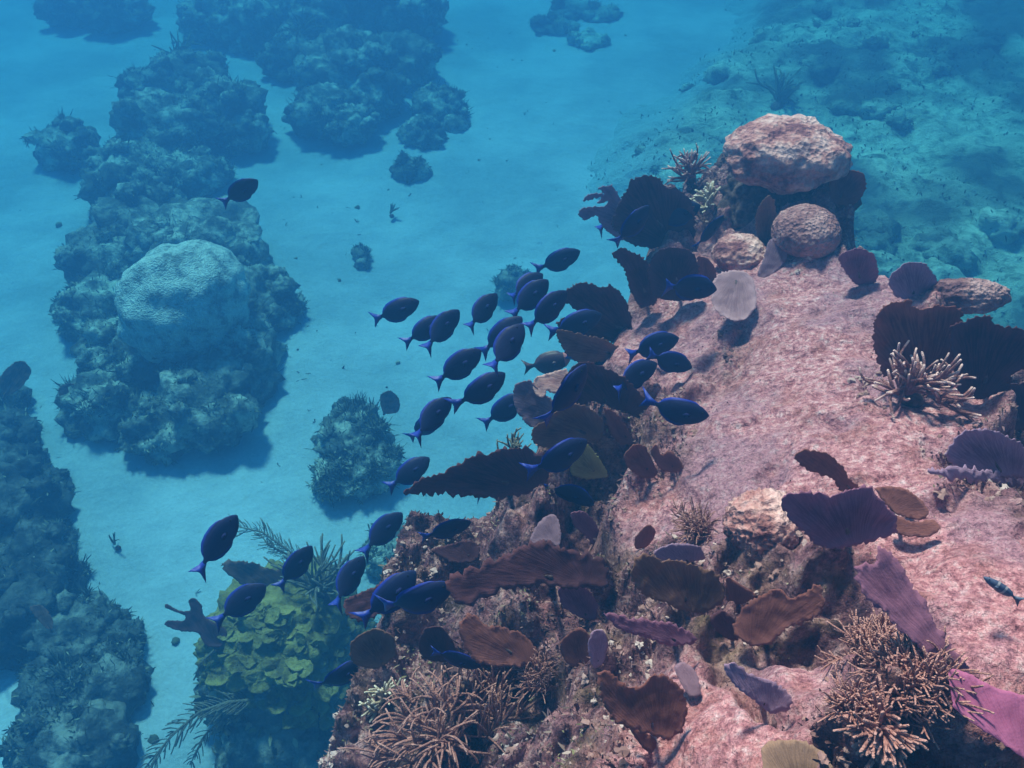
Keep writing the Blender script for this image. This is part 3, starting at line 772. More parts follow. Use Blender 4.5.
FANS = [
    ([(628, 190), (632, 182), (645, 178), (660, 180), (667, 190), (674, 187), (692, 205), (692, 236), (655, 246), (628, 242), (612, 225), (620, 205)], (668, 240), 'fan_dark', 'rounded dark sea fan of the far cluster, upper one with a smooth top', dict(off=.05)),
    ([(604, 191), (618, 188), (625, 200), (640, 202), (642, 236), (625, 241), (608, 230), (602, 219), (590, 223), (586, 215), (592, 210), (610, 208), (613, 204), (603, 206), (608, 200), (590, 204), (596, 197), (610, 196)], (640, 240), 'fan_slate', 'fingered sea fan with ragged lobes reaching left over the sand', dict(off=.1)),
    ([(613, 256), (622, 251), (632, 254), (642, 258), (655, 275), (656, 302), (640, 306), (630, 290), (625, 272)], (652, 304), 'fan_dark', 'narrow dark sea fan with a hooked tip at the reef edge', {}),
    ([(652, 257), (665, 247), (685, 247), (695, 255), (700, 275), (705, 292), (690, 300), (656, 297), (648, 275)], (676, 284), 'fan_dark', 'broad dark sea fan with a pale rim beside the hooked narrow one', dict(off=.03)),
    ([(698, 255), (710, 259), (717, 274), (712, 288), (700, 284)], (703, 290), 'fan_brown', 'small reddish brown sea fan touching the broad pale rimmed one', dict(off=.06)),
    ([(566, 302), (575, 290), (592, 285), (605, 289), (612, 286), (623, 295), (631, 320), (628, 340), (600, 342), (575, 336), (560, 326), (580, 313)], (622, 338), 'fan_dark', 'big dark sea fan with a pointed left tip at the reef edge under the school', dict(off=.06)),
    ([(562, 330), (580, 334), (606, 340), (622, 352), (600, 362), (580, 362), (566, 348)], (616, 356), 'fan_olive', 'hazy olive sea fan just below the pointed big dark one', {}),
    ([(534, 378), (545, 374), (566, 369), (568, 381), (560, 392), (551, 393), (546, 390), (543, 397), (535, 395), (532, 386)], (566, 378), 'fan_pink', 'bright salmon pink sea fan lit by the sun over the sand', dict(elev=-4, off=.12)),
    ([(514, 386), (530, 380), (541, 392), (553, 400), (555, 424), (541, 431), (525, 422), (515, 406)], (552, 420), 'fan_lilac', 'hazy mauve sea fan under the bright salmon pink one', dict(elev=-4, off=.02)),
    ([(566, 380), (575, 368), (590, 363), (605, 369), (625, 378), (641, 395), (655, 410), (640, 416), (615, 410), (590, 402), (568, 422), (555, 416), (558, 396)], (610, 405), 'fan_dark', 'large dark drooping sea fan right of the salmon pink one', dict(off=.1)),
    ([(550, 418), (570, 404), (588, 407), (601, 420), (599, 438), (572, 441), (550, 448), (535, 441), (537, 428)], (596, 436), 'fan_olive', 'olive brown sea fan behind the tail of a diving blue fish', dict(off=.08)),
    ([(606, 409), (618, 415), (628, 430), (633, 443), (620, 444), (610, 430)], (630, 442), 'fan_brown', 'narrow dark leaf shaped sea fan leaning left on pink rock', dict(off=.05)),
    ([(625, 458), (635, 446), (645, 447), (652, 460), (657, 473), (645, 478), (630, 470)], (652, 474), 'fan_brown', 'dark maroon wedge shaped sea fan casting a long shadow', dict(off=.06)),
    ([(652, 453), (657, 446), (662, 456), (671, 451), (683, 467), (675, 472), (660, 469)], (676, 471), 'fan_brown', 'tiny two lobed maroon sea fan right of the maroon wedge one', dict(off=.06)),
    ([(585, 443), (597, 455), (607, 475), (590, 479), (573, 475), (570, 462), (579, 450)], (598, 476), 'fan_yellow', 'sea fan with a mustard yellow lining beside a bright blue tail', dict(off=.05)),
    ([(402, 492), (420, 479), (446, 471), (468, 458), (490, 452), (512, 447), (535, 450), (549, 459), (546, 481), (530, 491), (500, 497), (465, 496), (440, 493), (420, 495)], (525, 488), 'fan_dark', 'very large dark ruffled sea fan with a long left tip over sand', dict(off=.14)),
    ([(450, 579), (470, 570), (505, 556), (525, 545), (545, 541), (562, 548), (600, 560), (606, 584), (570, 588), (540, 585), (505, 591), (480, 601), (465, 606), (454, 592)], (570, 582), 'fan_dark', 'very large dark sea fan with a pale curled rim above the shaded hollow', dict(off=.12)),
    ([(430, 549), (445, 545), (470, 540), (480, 550), (475, 561), (450, 562)], (474, 558), 'fan_dark', 'small dark shelf shaped sea fan left of the pale curled rim', dict(off=.05)),
    ([(544, 517), (555, 515), (561, 530), (559, 546), (545, 541), (533, 546), (530, 538)], (556, 545), 'fan_lilac', 'lilac bell shaped sea fan above the very large dark one', dict(elev=-4, off=.05)),
    ([(572, 515), (583, 512), (595, 522), (604, 540), (598, 549), (585, 536), (574, 526)], (601, 546), 'fan_purple', 'grey purple tongue shaped sea fan right of the lilac bell shaped one', dict(off=.05)),
    ([(458, 626), (467, 614), (475, 616), (485, 625), (505, 627), (530, 640), (537, 660), (505, 667), (475, 661), (462, 641)], (525, 662), 'fan_brown', 'wide brown sea fan above the tan feathery soft coral', dict(off=.07)),
    ([(417, 641), (425, 627), (440, 626), (452, 639), (456, 659), (432, 661), (420, 653)], (448, 660), 'fan_dark', 'navy rounded sea fan in shade left of the wide brown one', dict(off=.05)),
    ([(633, 565), (645, 558), (655, 559), (662, 565), (672, 562), (685, 564), (715, 572), (723, 585), (721, 603), (700, 610), (680, 608), (650, 598), (635, 586)], (690, 612), 'fan_olive', 'broad dark oval sea fan with a scalloped top edge', dict(off=.06)),
    ([(727, 577), (736, 582), (756, 595), (741, 604), (727, 601)], (738, 606), 'fan_brown', 'small triangular sea fan right of the broad oval one', dict(off=.04)),
    ([(732, 632), (745, 606), (778, 583), (790, 587), (801, 591), (826, 574), (829, 601), (815, 614), (790, 626), (765, 645), (745, 646)], (752, 650), 'fan_brown', 'brown upright sea fan with an orange translucent right wing', dict(off=.06)),
    ([(711, 622), (722, 613), (735, 620), (737, 640), (724, 637)], (736, 642), 'fan_dark', 'tiny dark cupped sea fan at the foot of the orange winged one', dict(off=.04)),
    ([(612, 615), (640, 621), (670, 622), (690, 632), (694, 640), (670, 646), (650, 639), (625, 632)], (686, 645), 'fan_purple', 'long low purple sea fan lying between the oval and heart shaped ones', dict(off=.05)),
    ([(597, 675), (610, 674), (622, 684), (637, 690), (655, 676), (668, 678), (683, 692), (686, 706), (682, 729), (665, 738), (640, 731), (612, 720), (600, 696)], (658, 742), 'fan_brown', 'heart shaped brown sea fan near the bottom edge', dict(off=.07)),
    ([(629, 725), (645, 733), (657, 741), (651, 753), (641, 746)], (653, 752), 'fan_brown', 'small pointed flap of sea fan under the heart shaped one', dict(off=.04)),
    ([(674, 666), (685, 662), (697, 675), (701, 695), (690, 697), (680, 681)], (698, 697), 'fan_lilac', 'small lilac grooved sea fan right of the heart shaped one', dict(elev=-4, off=.04)),
    ([(724, 669), (735, 665), (750, 675), (775, 684), (791, 697), (788, 709), (770, 711), (755, 701), (738, 689)], (765, 712), 'fan_slate', 'slate blue sea fan lying on pale rock with its veins showing', dict(off=.05)),
    ([(762, 746), (775, 740), (800, 741), (820, 750), (834, 770), (832, 800), (790, 810), (765, 775)], (800, 800), 'fan_tan', 'plain tan sea fan cut by the bottom edge of the picture', dict(elev=-4, off=.08)),
    ([(782, 501), (810, 495), (830, 499), (850, 492), (870, 490), (886, 505), (897, 520), (895, 531), (862, 541), (822, 546), (800, 531), (786, 515)], (850, 545), 'fan_purple', 'wide mauve sea fan at the heart of the flower like cluster', dict(off=.09)),
    ([(803, 463), (815, 456), (832, 458), (845, 468), (850, 480), (859, 486), (859, 494), (842, 492), (835, 481), (815, 475)], (858, 497), 'fan_brown', 'brown leaf shaped sea fan above the wide mauve one', dict(off=.10)),
    ([(874, 490), (890, 485), (915, 485), (933, 494), (941, 507), (930, 516), (905, 516), (888, 508)], (880, 515), 'fan_brown', 'brown rounded sea fan upper right petal of the flower like cluster', dict(off=.10)),
    ([(890, 515), (920, 521), (935, 519), (954, 517), (963, 525), (942, 535), (910, 536), (888, 531)], (882, 530), 'fan_brown', 'rust brown sea fan with a split tip pointing right above its shadow', dict(off=.10)),
    ([(862, 576), (875, 575), (885, 571), (884, 555), (899, 564), (915, 590), (930, 610), (942, 635), (965, 665), (986, 690), (970, 701), (945, 681), (920, 651), (890, 620), (868, 600)], (975, 695), 'fan_purple', 'tall dark purple sea fan leaning left with a torn upper edge', dict(elev=12, off=.07)),
    ([(948, 668), (965, 672), (990, 685), (1024, 695), (1070, 700), (1080, 775), (1024, 759), (1000, 741), (975, 725), (953, 705)], (1012, 745), 'fan_magenta', 'smooth bright magenta sea fan cut by the right edge of the picture', dict(elev=-4, off=.16, ragged=.3)),
    ([(875, 320), (885, 308), (908, 302), (918, 312), (940, 308), (961, 311), (960, 335), (962, 372), (925, 388), (886, 376), (873, 350)], (925, 398), 'fan_brown', 'big reddish brown sea fan behind the pale tipped soft coral', dict(off=.05)),
    ([(957, 319), (980, 308), (997, 304), (1002, 313), (1024, 317), (1065, 326), (1054, 350), (1015, 370), (1010, 386), (975, 401), (956, 395), (953, 350)], (975, 405), 'fan_dark', 'big nearly black sea fan with a jagged top at the right edge', dict(off=.12)),
    ([(984, 393), (1010, 387), (1055, 390), (1055, 426), (1000, 426), (982, 405)], (1020, 430), 'fan_dark', 'dark shelf like sea fan below the nearly black jagged one', dict(off=.06)),
    ([(950, 461), (970, 440), (1000, 437), (1034, 455), (1034, 471), (990, 476), (960, 473)], (1005, 478), 'fan_slate', 'dull grey purple sea fan above a violet streak at right', dict(off=.06)),
    ([(952, 487), (980, 477), (1040, 468), (1040, 480), (985, 488), (960, 494)], (1015, 488), 'fan_slate', 'long violet sea fan seen almost edge on at the right', dict(off=.08)),
    ([(756, 215), (762, 201), (769, 196), (775, 205), (777, 225), (775, 246), (764, 250), (757, 236)], (768, 256), 'fan_olive', 'upright olive sea fan left of the smooth mauve dome coral', dict(off=.08)),
    ([(769, 241), (780, 238), (789, 241), (785, 261), (771, 276), (757, 279), (764, 256)], (762, 281), 'fan_lilac', 'lilac sea fan leaning right under the upright olive one', dict(elev=-4, off=.05)),
    ([(714, 279), (725, 272), (745, 273), (754, 283), (756, 305), (746, 318), (735, 321), (718, 312), (711, 298)], (738, 272), 'fan_grey', 'pale grey disc shaped sea fan lit flat on by the sun', dict(elev=32, off=.05)),
    ([(834, 169), (850, 166), (867, 168), (869, 186), (851, 206), (830, 201)], (835, 206), 'fan_brown', 'mauve brown sea fan sticking out right below the largest boulder coral', dict(off=.1)),
    ([(888, 281), (905, 265), (925, 266), (940, 290), (920, 300), (895, 296)], (915, 300), 'fan_slate', 'dim grey sea fan on the far rim behind the low pale rock', {}),
    ([(838, 256), (858, 247), (876, 255), (876, 281), (858, 286)], (858, 286), 'fan_purple', 'dim purple sea fan on the far rim right of the mauve dome coral', {}),
    ([(559, 590), (572, 584), (588, 590), (598, 606), (594, 620), (575, 615), (562, 605)], (590, 622), 'fan_purple', 'mauve cup shaped sea fan below the orange starburst feather star', dict(off=.04)),
    ([(592, 632), (603, 630), (608, 645), (602, 664), (594, 668), (588, 650)], (598, 670), 'fan_slate', 'narrow violet sea fan left of the long low purple one', dict(off=.05)),
    ([(561, 642), (580, 628), (592, 640), (590, 660), (575, 668), (562, 656)], (582, 670), 'fan_brown', 'dull brown sea fan tucked behind the narrow violet one', dict(off=.02)),
    ([(655, 555), (675, 545), (700, 547), (704, 558), (672, 564)], (690, 566), 'fan_slate', 'grey sea fan peeping out behind the broad oval scalloped one', dict(off=.02)),
    ([(635, 538), (648, 524), (656, 530), (649, 545), (636, 549)], (641, 551), 'fan_brown', 'tiny rusty sea fan on rock above the broad oval scalloped one', dict(off=.04)),
    ([(350, 640), (372, 627), (391, 634), (396, 655), (375, 669), (352, 661)], (388, 670), 'fan_olive', 'hazy brown rounded sea fan on the reef flank beside the yellow coral', dict(off=.03)),
    ([(338, 602), (370, 588), (400, 572), (413, 579), (392, 602), (362, 622), (340, 617)], (405, 592), 'fan_dark', 'dark hazy sea fan reaching left behind two blue fish', dict(off=.05)),
]
for poly, base, mt, lab, kw in FANS:
    sea_fan(poly, base, mt, lab, roll=random.uniform(-18, 18), **kw)

# fans far down, on the outcrops and on the sand
sea_fan([(212, 556), (240, 555), (270, 565), (288, 560), (300, 575), (320, 600), (280, 602), (245, 586), (230, 575)], (300, 604), 'fan_olive', 'hazy grey wing shaped sea fan behind the yellow coral mound', ground=0.9, elev=20, group=None)
sea_fan([(160, 598), (176, 606), (187, 606), (184, 595), (190, 594), (198, 601), (201, 613), (226, 630), (222, 646), (206, 645), (195, 630), (178, 628), (160, 620), (163, 616), (180, 617), (182, 612), (160, 602)], (216, 648), 'fan_dark', 'antler shaped dark coral branch left of the yellow coral mound', ground=0.95, elev=15, ragged=.3, thick=.03, group=None, name='branch_coral')
sea_fan([(-2, 382), (10, 368), (22, 365), (30, 375), (22, 388), (6, 396)], (4, 398), 'fan_olive', 'oval dark sea fan on top of the outcrop at the left edge', ground=0.75, elev=15, group=None)
sea_fan([(28, 604), (40, 602), (52, 618), (52, 630), (42, 624)], (52, 632), 'fan_olive', 'leaf shaped dark sea fan beside the bottom left outcrop', ground=0.6, elev=15, group=None)
sea_fan([(380, 396), (390, 391), (399, 400), (398, 412), (384, 413)], (384, 414), 'fan_olive', 'small hazy sea fan at the top of the bushy olive outcrop', ground=0.4, elev=15, group=None)
sea_fan([(50, 388), (62, 382), (80, 386), (90, 394), (78, 401), (58, 400)], (88, 396), 'fan_olive', 'dark paddle shaped sea fan at the left foot of the big outcrop', ground=0.3, elev=15, group=None)

# ------------------------------------------------------------------ soft corals: bushes of rods, and feathery plumes
def rod_bush(base, tips, mat, label, n=40, rad=0.006, size_px=60, spread=0.9, grow=(0, 1), lean=0.6, kids=1, droop=0.0, foot=0.10, wob=0.12, ground=None, group='bushy soft corals', name='soft_coral', off=0.0, seed=1):
    r = random.Random(seed)
    base = snap(base) if ground is None else base
    bp = hit(*base)[0] if ground is None else at_z(base[0], base[1], ground)
    bp = bp - ray(*base) * off
    u = px_size(bp); L0 = size_px * u
    up = (CR * grow[0] + CU * grow[1] - CF * lean).normalized()
    t = thing(name, tuple(bp), label, 'soft coral', group)
    g = Geo()
    def branch(p, d, L, rad, depth):
        n_ = 8; pts = [np.array(p)]; dd = d.copy()
        w = Vector((r.gauss(0, 1), r.gauss(0, 1), r.gauss(0, 1))) * wob
        for i in range(n_):
            dd = (dd + w + up * 0.05 - Vector((0, 0, droop * (i / n_) * 0.5))).normalized()
            pts.append(pts[-1] + np.array(dd) * L / n_)
        g.tube(pts, rad * np.linspace(1.15, 0.62, n_ + 1), 6)
        if depth > 0:
            for k in range(kids):
                i = r.randint(2, 5)
                nd_ = (dd + Vector((r.gauss(0, 1), r.gauss(0, 1), r.gauss(0, 1))) * 0.32).normalized()
                branch(pts[i], nd_, L * r.uniform(0.5, 0.75), rad * 0.92, depth - 1)
    k = 0
    while k < n:
        D = (up + Vector((r.gauss(0, 1), r.gauss(0, 1), r.gauss(0, 1))) * spread * 0.5).normalized()
        o = Vector((r.gauss(0, 1), r.gauss(0, 1), r.gauss(0, 0.5))) * L0 * foot + D * L0 * r.uniform(0, 0.25)
        m_ = r.randint(5, 9); LL = L0 * r.uniform(0.6, 0.95)
        if foot > 0.12:
            g.tube([np.array(bp), np.array(bp + o * 0.5 + D * 0.004), np.array(bp + o)], rad * 1.5, 6)
        for q in range(m_):
            d = (D + Vector((r.gauss(0, 1), r.gauss(0, 1), r.gauss(0, 1))) * 0.30).normalized()
            branch(bp + o, d, LL * r.uniform(0.75, 1.1), rad * r.uniform(0.85, 1.15), tips)
        k += m_
    g.build('rod_crown', M[mat], t, tuple(bp))
    h = Geo(); V, Fc = lump(bp, (L0 * 0.16, L0 * 0.16, L0 * 0.14), 3, 0.3, 1.5, seed)
    h.add(V, Fc); h.build('holdfast', M['stalk'], t, tuple(bp))
    return t

rod_bush((912, 400), 1, 'rod_pale', 'pale tipped brown soft coral in front of the big reddish sea fan', 34, .0062, 64, 1.15, (0.15, 0.8), 0.9, 2, seed=3, off=.08)
rod_bush((912, 690), 1, 'rod_tan', 'long tan feathery soft coral left of the dark purple sea fan', 307, 0.0029, 62, 0.85, (-0.25, 0.9), 0.7, 2, seed=4, off=.05, foot=.19)
rod_bush((880, 655), 1, 'rod_tan', 'tan soft coral tufts uphill of the long feathery one', 204, 0.0028, 46, 0.85, (-0.2, 0.8), 0.6, 2, seed=5, off=.03, foot=.22)
rod_bush((885, 728), 0, 'rod_tan', 'star of thick tan rods spreading near the bottom edge at right', 154, 0.0045, 46, 1.5, (-0.3, -0.2), 0.9, 0, seed=6, off=.10, wob=.03)
rod_bush((855, 712), 1, 'rod_tan', 'small tan soft coral tuft over a dark hollow', 136, 0.0025, 36, 0.8, (-0.2, 0.9), 0.6, 1, seed=7, off=.05, foot=.2)
rod_bush((432, 736), 0, 'rod_tan', 'tan drooping soft coral near the bottom edge left of centre', 170, 0.0042, 60, 1.1, (-0.35, 0.8), 0.5, 0, droop=1.1, seed=8, off=.07, foot=.24, wob=.13)
rod_bush((478, 720), 0, 'rod_tan', 'brown soft coral with upright comb like rods right of the drooping one', 127, 0.0037, 60, 0.6, (0.15, 1.0), 0.5, 0, seed=9, off=.05, foot=.22, wob=.06)
rod_bush((540, 678), 1, 'rod_tan', 'fine reddish soft coral under the wide brown sea fan', 170, 0.0021, 32, 0.8, (-0.2, 0.9), 0.5, 1, seed=10, off=.03, foot=.2)
rod_bush((700, 535), 1, 'rod_tan', 'fine brown soft coral left of the round fuzzy pink dome', 170, 0.0021, 34, 1.0, (-0.4, 0.7), 0.5, 1, seed=11, off=.01, foot=.2)
rod_bush((320, 598), 1, 'rod_grey', 'hazy grey rod bush behind the yellow coral mound', 34, .010, 60, 0.9, (0.1, 1.0), 0.2, 1, ground=1.0, seed=12)
rod_bush((515, 466), 1, 'rod_grey', 'wispy grey soft coral behind the very large ruffled sea fan', 26, .0045, 34, 1.0, (0.1, 1.0), 0.2, 1, seed=13)
rod_bush((392, 216), 0, 'rod_green', 'tiny three armed soft coral on bare sand', 6, .012, 16, 0.7, (0, 1), 0.2, 0, ground=0.03, seed=14)
rod_bush((118, 548), 0, 'rod_green', 'tiny faint soft coral on sand right of the left outcrop', 5, .008, 18, 0.6, (-0.5, 0.8), 0.1, 0, ground=0.05, seed=15)
rod_bush((778, 108), 1, 'rod_green', 'hazy branching soft coral on the bottom beyond the largest boulder coral', 16, .018, 44, 0.8, (0.2, 1.0), 0.2, 1, ground=0.5, seed=16)
rod_bush((180, 60), 1, 'rod_green', 'hazy upright rods on the outcrop behind the boulder coral', 16, .016, 30, 0.6, (-0.2, 1.0), 0.1, 0, ground=0.5, seed=17)
rod_bush((300, 40), 0, 'rod_green', 'hazy comb of rods on the wide top outcrop', 18, .018, 32, 0.6, (-0.3, 1.0), 0.1, 0, ground=0.5, seed=18)
rod_bush((712, 206), 1, 'rod_cream', 'cream finger coral cluster left of the largest boulder coral', 14, .008, 26, 1.2, (-0.1, 0.8), 0.5, 1, seed=19, off=.03, name='finger_coral')
rod_bush((576, 566), 0, 'rod_orange', 'orange starburst feather star on the very large dark sea fan', 26, .0035, 17, 2.2, (0, 0.3), 0.8, 0, seed=20, off=.16, group=None, name='feather_star')['category'] = 'feather star'
rod_bush((690, 180), 1, 'rod_pale', 'shaggy mauve soft coral on the far slope left of the largest boulder coral', 30, .006, 34, 1.1, (-0.3, 0.8), 0.4, 1, seed=21, off=.02)
rod_bush((385, 700), 1, 'rod_cream', 'pale stubby soft coral on the shaded left flank of the reef', 18, .006, 30, 1.0, (-0.5, 0.7), 0.4, 1, seed=22, off=.02)

def plume(path_px, zs, mat, label, pin=0.12, n=60, rad=0.008, seed=1, count=1):
    r = random.Random(seed)
    pts = [at_z(x, y, z) for (x, y), z in zip(path_px, zs)]
    t = thing('sea_plume', tuple(pts[0]), label, 'sea plume', 'feathery sea plumes')
    fine = []
    for a, b in zip(pts, pts[1:]):
        for i in range(8): fine.append(a.lerp(b, i / 8))
    fine.append(pts[-1])
    g = Geo(); g.tube([np.array(p) for p in fine], np.linspace(rad * 1.4, rad * 0.5, len(fine)), 6)
    g.build('stem', M[mat], t, tuple(pts[0]))
    q = Geo()
    for k in range(n):
        i = r.randint(2, len(fine) - 2); p = fine[i]
        ax = (fine[i + 1] - fine[i - 1]).normalized()
        sd_ = ax.cross(Vector((r.gauss(0, .6), r.gauss(0, .6), 1))).normalized() * r.choice((-1, 1))
        L = pin * r.uniform(0.6, 1.1); P_ = [np.array(p)]; d = (sd_ + ax * 0.7).normalized()
        for j in range(5):
            d = (d + ax * 0.15 - Vector((0, 0, 0.07))).normalized(); P_.append(P_[-1] + np.array(d) * L / 5)
        q.tube(P_, rad * 0.38, 4)
    q.build('pinnule_fringe', M[mat], t, tuple(pts[0]))

plume([(258, 700), (230, 702), (200, 712), (172, 735), (145, 768)], (.75, .8, .75, .6, .4), 'rod_grey', 'drooping feathery sea plume hanging left from the yellow coral mound', .16, 130, .012, 1)
plume([(255, 708), (225, 716), (205, 735), (190, 765)], (.7, .7, .6, .4), 'rod_grey', 'shorter drooping sea plume under the long one at bottom left', .10, 70, .009, 2)
plume([(305, 566), (285, 548), (262, 532), (235, 526)], (.6, .75, .8, .8), 'rod_grey', 'faint thin sea plume arching left above the wing shaped sea fan', .14, 80, .009, 3)
plume([(300, 560), (282, 552), (268, 545), (258, 530)], (.6, .65, .7, .7), 'rod_grey', 'faint short sea plume beside the arching thin one', .10, 50, .008, 4)
plume([(215, 650), (202, 662), (194, 680)], (1.0, .9, .7), 'rod_grey', 'small sea plume on the left flank of the yellow coral mound', .06, 30, .008, 5)

# ------------------------------------------------------------------ yellow plate coral mound
def plate_mound():
    cx, cy, z = 288, 655, 0.62
    p = at_z(cx, cy, z); u = px_size(p)
    t = thing('plate_coral_mound', (p.x, p.y, 0.0), 'yellow green plate coral mound on sand at the foot of the reef', 'plate coral')
    loc = (p.x, p.y, 0.0)
    g = Geo()
    for bx, by, br, zz in ((288, 650, 78, .55), (250, 680, 50, .4), (330, 690, 55, .35), (280, 730, 60, .2), (235, 700, 30, .4), (330, 640, 45, .5), (320, 750, 60, .1), (255, 760, 40, .1)):
        q = at_z(bx, by, zz); r = br * px_size(q)
        V, Fc = lump(q, (r, r, r * 0.72), 4, 0.22, 1.6, int(bx), 0.2, 3.4); g.add(V, Fc)
    V = g.verts()
    base_rock = g.build('rock_base', M['far_rock'], t, loc)
    tops = Geo()
    for bx, by, br, zz in ((288, 636, 76, .68), (245, 648, 48, .6), (328, 640, 46, .6), (300, 616, 56, .66), (318, 676, 46, .52), (270, 622, 50, .66)):
        q = at_z(bx, by, zz); rr_ = br * px_size(q)
        V2, F2 = lump(q, (rr_, rr_, rr_ * 0.72), 5, 0.16, 2.0, int(bx) + 3, 0.34, 5.0); tops.add(V2, F2, fan_r=V2[:, 0] * 2, fan_a=V2[:, 1] * 2, fan_e=1.0)
    tops.build('coral_crust', M['plate'], t, loc)
    VA, FA = np.concatenate([V, tops.verts()]), g.F + [[i + len(V) for i in f] for f in tops.F]
    bv = BVHTree.FromPolygons([Vector(v) for v in VA], FA)
    # three plate shapes, each a shallow ruffled disc with real thickness
    protos = []
    for k in range(4):
        nr, na = 9, 40
        rr, aa = np.meshgrid(np.linspace(0.04, 1, nr), np.linspace(0, 2 * np.pi, na, endpoint=False))
        rr, aa = rr.ravel(), aa.ravel()
        e = np.column_stack([np.cos(aa) * 1.3, np.sin(aa) * 1.3, np.full(len(aa), k * 3.1)])
        rad = rr * (1 + 0.30 * vnoise(e, 1.2, k) + 0.10 * vnoise(e, 4, k + 5))
        x, y = rad * np.cos(aa), rad * np.sin(aa)
        zt = 0.16 * rr ** 2 + 0.10 * rr * vnoise(e, 2.4, k + 9) + 0.05 * vnoise(np.column_stack([x, y, 0 * x]), 5, k)
        T = np.column_stack([x, y, zt]); Bm = T - np.array([0, 0, 0.07])
        Fc = [[a * nr + i, a * nr + i + 1, (a + 1) % na * nr + i + 1, (a + 1) % na * nr + i] for a in range(na) for i in range(nr - 1)]
        m = len(T)
        Fl = Fc + [[i + m for i in reversed(f)] for f in Fc]
        Fl += [[a * nr + nr - 1, a * nr + nr - 1 + m, (a + 1) % na * nr + nr - 1 + m, (a + 1) % na * nr + nr - 1] for a in range(na)]
        Fl += [[a * nr for a in range(na)][::-1], [a * nr + m for a in range(na)]]
        me = bpy.data.meshes.new('plate'); me.from_pydata(np.vstack([T, Bm]).tolist(), [], Fl)
        me.polygons.foreach_set('use_smooth', [True] * len(me.polygons))
        for nm, v in (('fan_r', rr), ('fan_a', aa), ('fan_e', (1 - rr) * 0.4)):
            a = me.attributes.new(nm, 'FLOAT', 'POINT'); a.data.foreach_set('value', np.concatenate([v, v]).astype(np.float32))
        me.materials.append(M['plate']); me.update()
        protos.append(me)
    r = random.Random(5)
    n = 0
    while n < 96:
        px = r.uniform(208, 348); py = r.uniform(604, 722)
        e = ((px - 282) / 74) ** 2 + ((py - 648) / 52) ** 2
        if e > 1.0 and not (py > 660 and 262 < px < 345 and py < 722): continue
        if px < 275 and py > 652 and r.random() < 0.85: continue
        h = bv.ray_cast(CO, ray(px, py))
        if h[0] is None: continue
        o = bpy.data.objects.new('plate', r.choice(protos)); link(o, t)
        nrm = (h[1] * 1.1 + Vector((0, 0, 0.4)) + Vector((r.gauss(0, .15), r.gauss(0, .15), 0))).normalized()
        sc = r.uniform(5, 9) * u if py < 655 else r.uniform(8, 13) * u
        o.matrix_world = Matrix.Translation(h[0] - Vector(loc) + h[1] * 0.004) @ nrm.to_track_quat('Z', 'Y').to_matrix().to_4x4() @ Matrix.Rotation(r.uniform(0, 6.28), 4, 'Z') @ Matrix.Scale(sc, 4)
        n += 1
    nn = np.zeros(len(V) * 3, np.float32); base_rock.data.vertices.foreach_get('normal', nn); nn = nn.reshape(-1, 3)
    sel = (nn[:, 2] > -0.3) & (V[:, 2] > 0.05)
    BV, BF, BT = blades(V[sel], nn[sel], 900, .08, .022, 1.0, .1, lift=.01)
    a = Geo(); a.add(BV, BF, tint=BT); tag(a.build('algae_growth', M['turf_far'], t, loc), kind='stuff')
plate_mound()

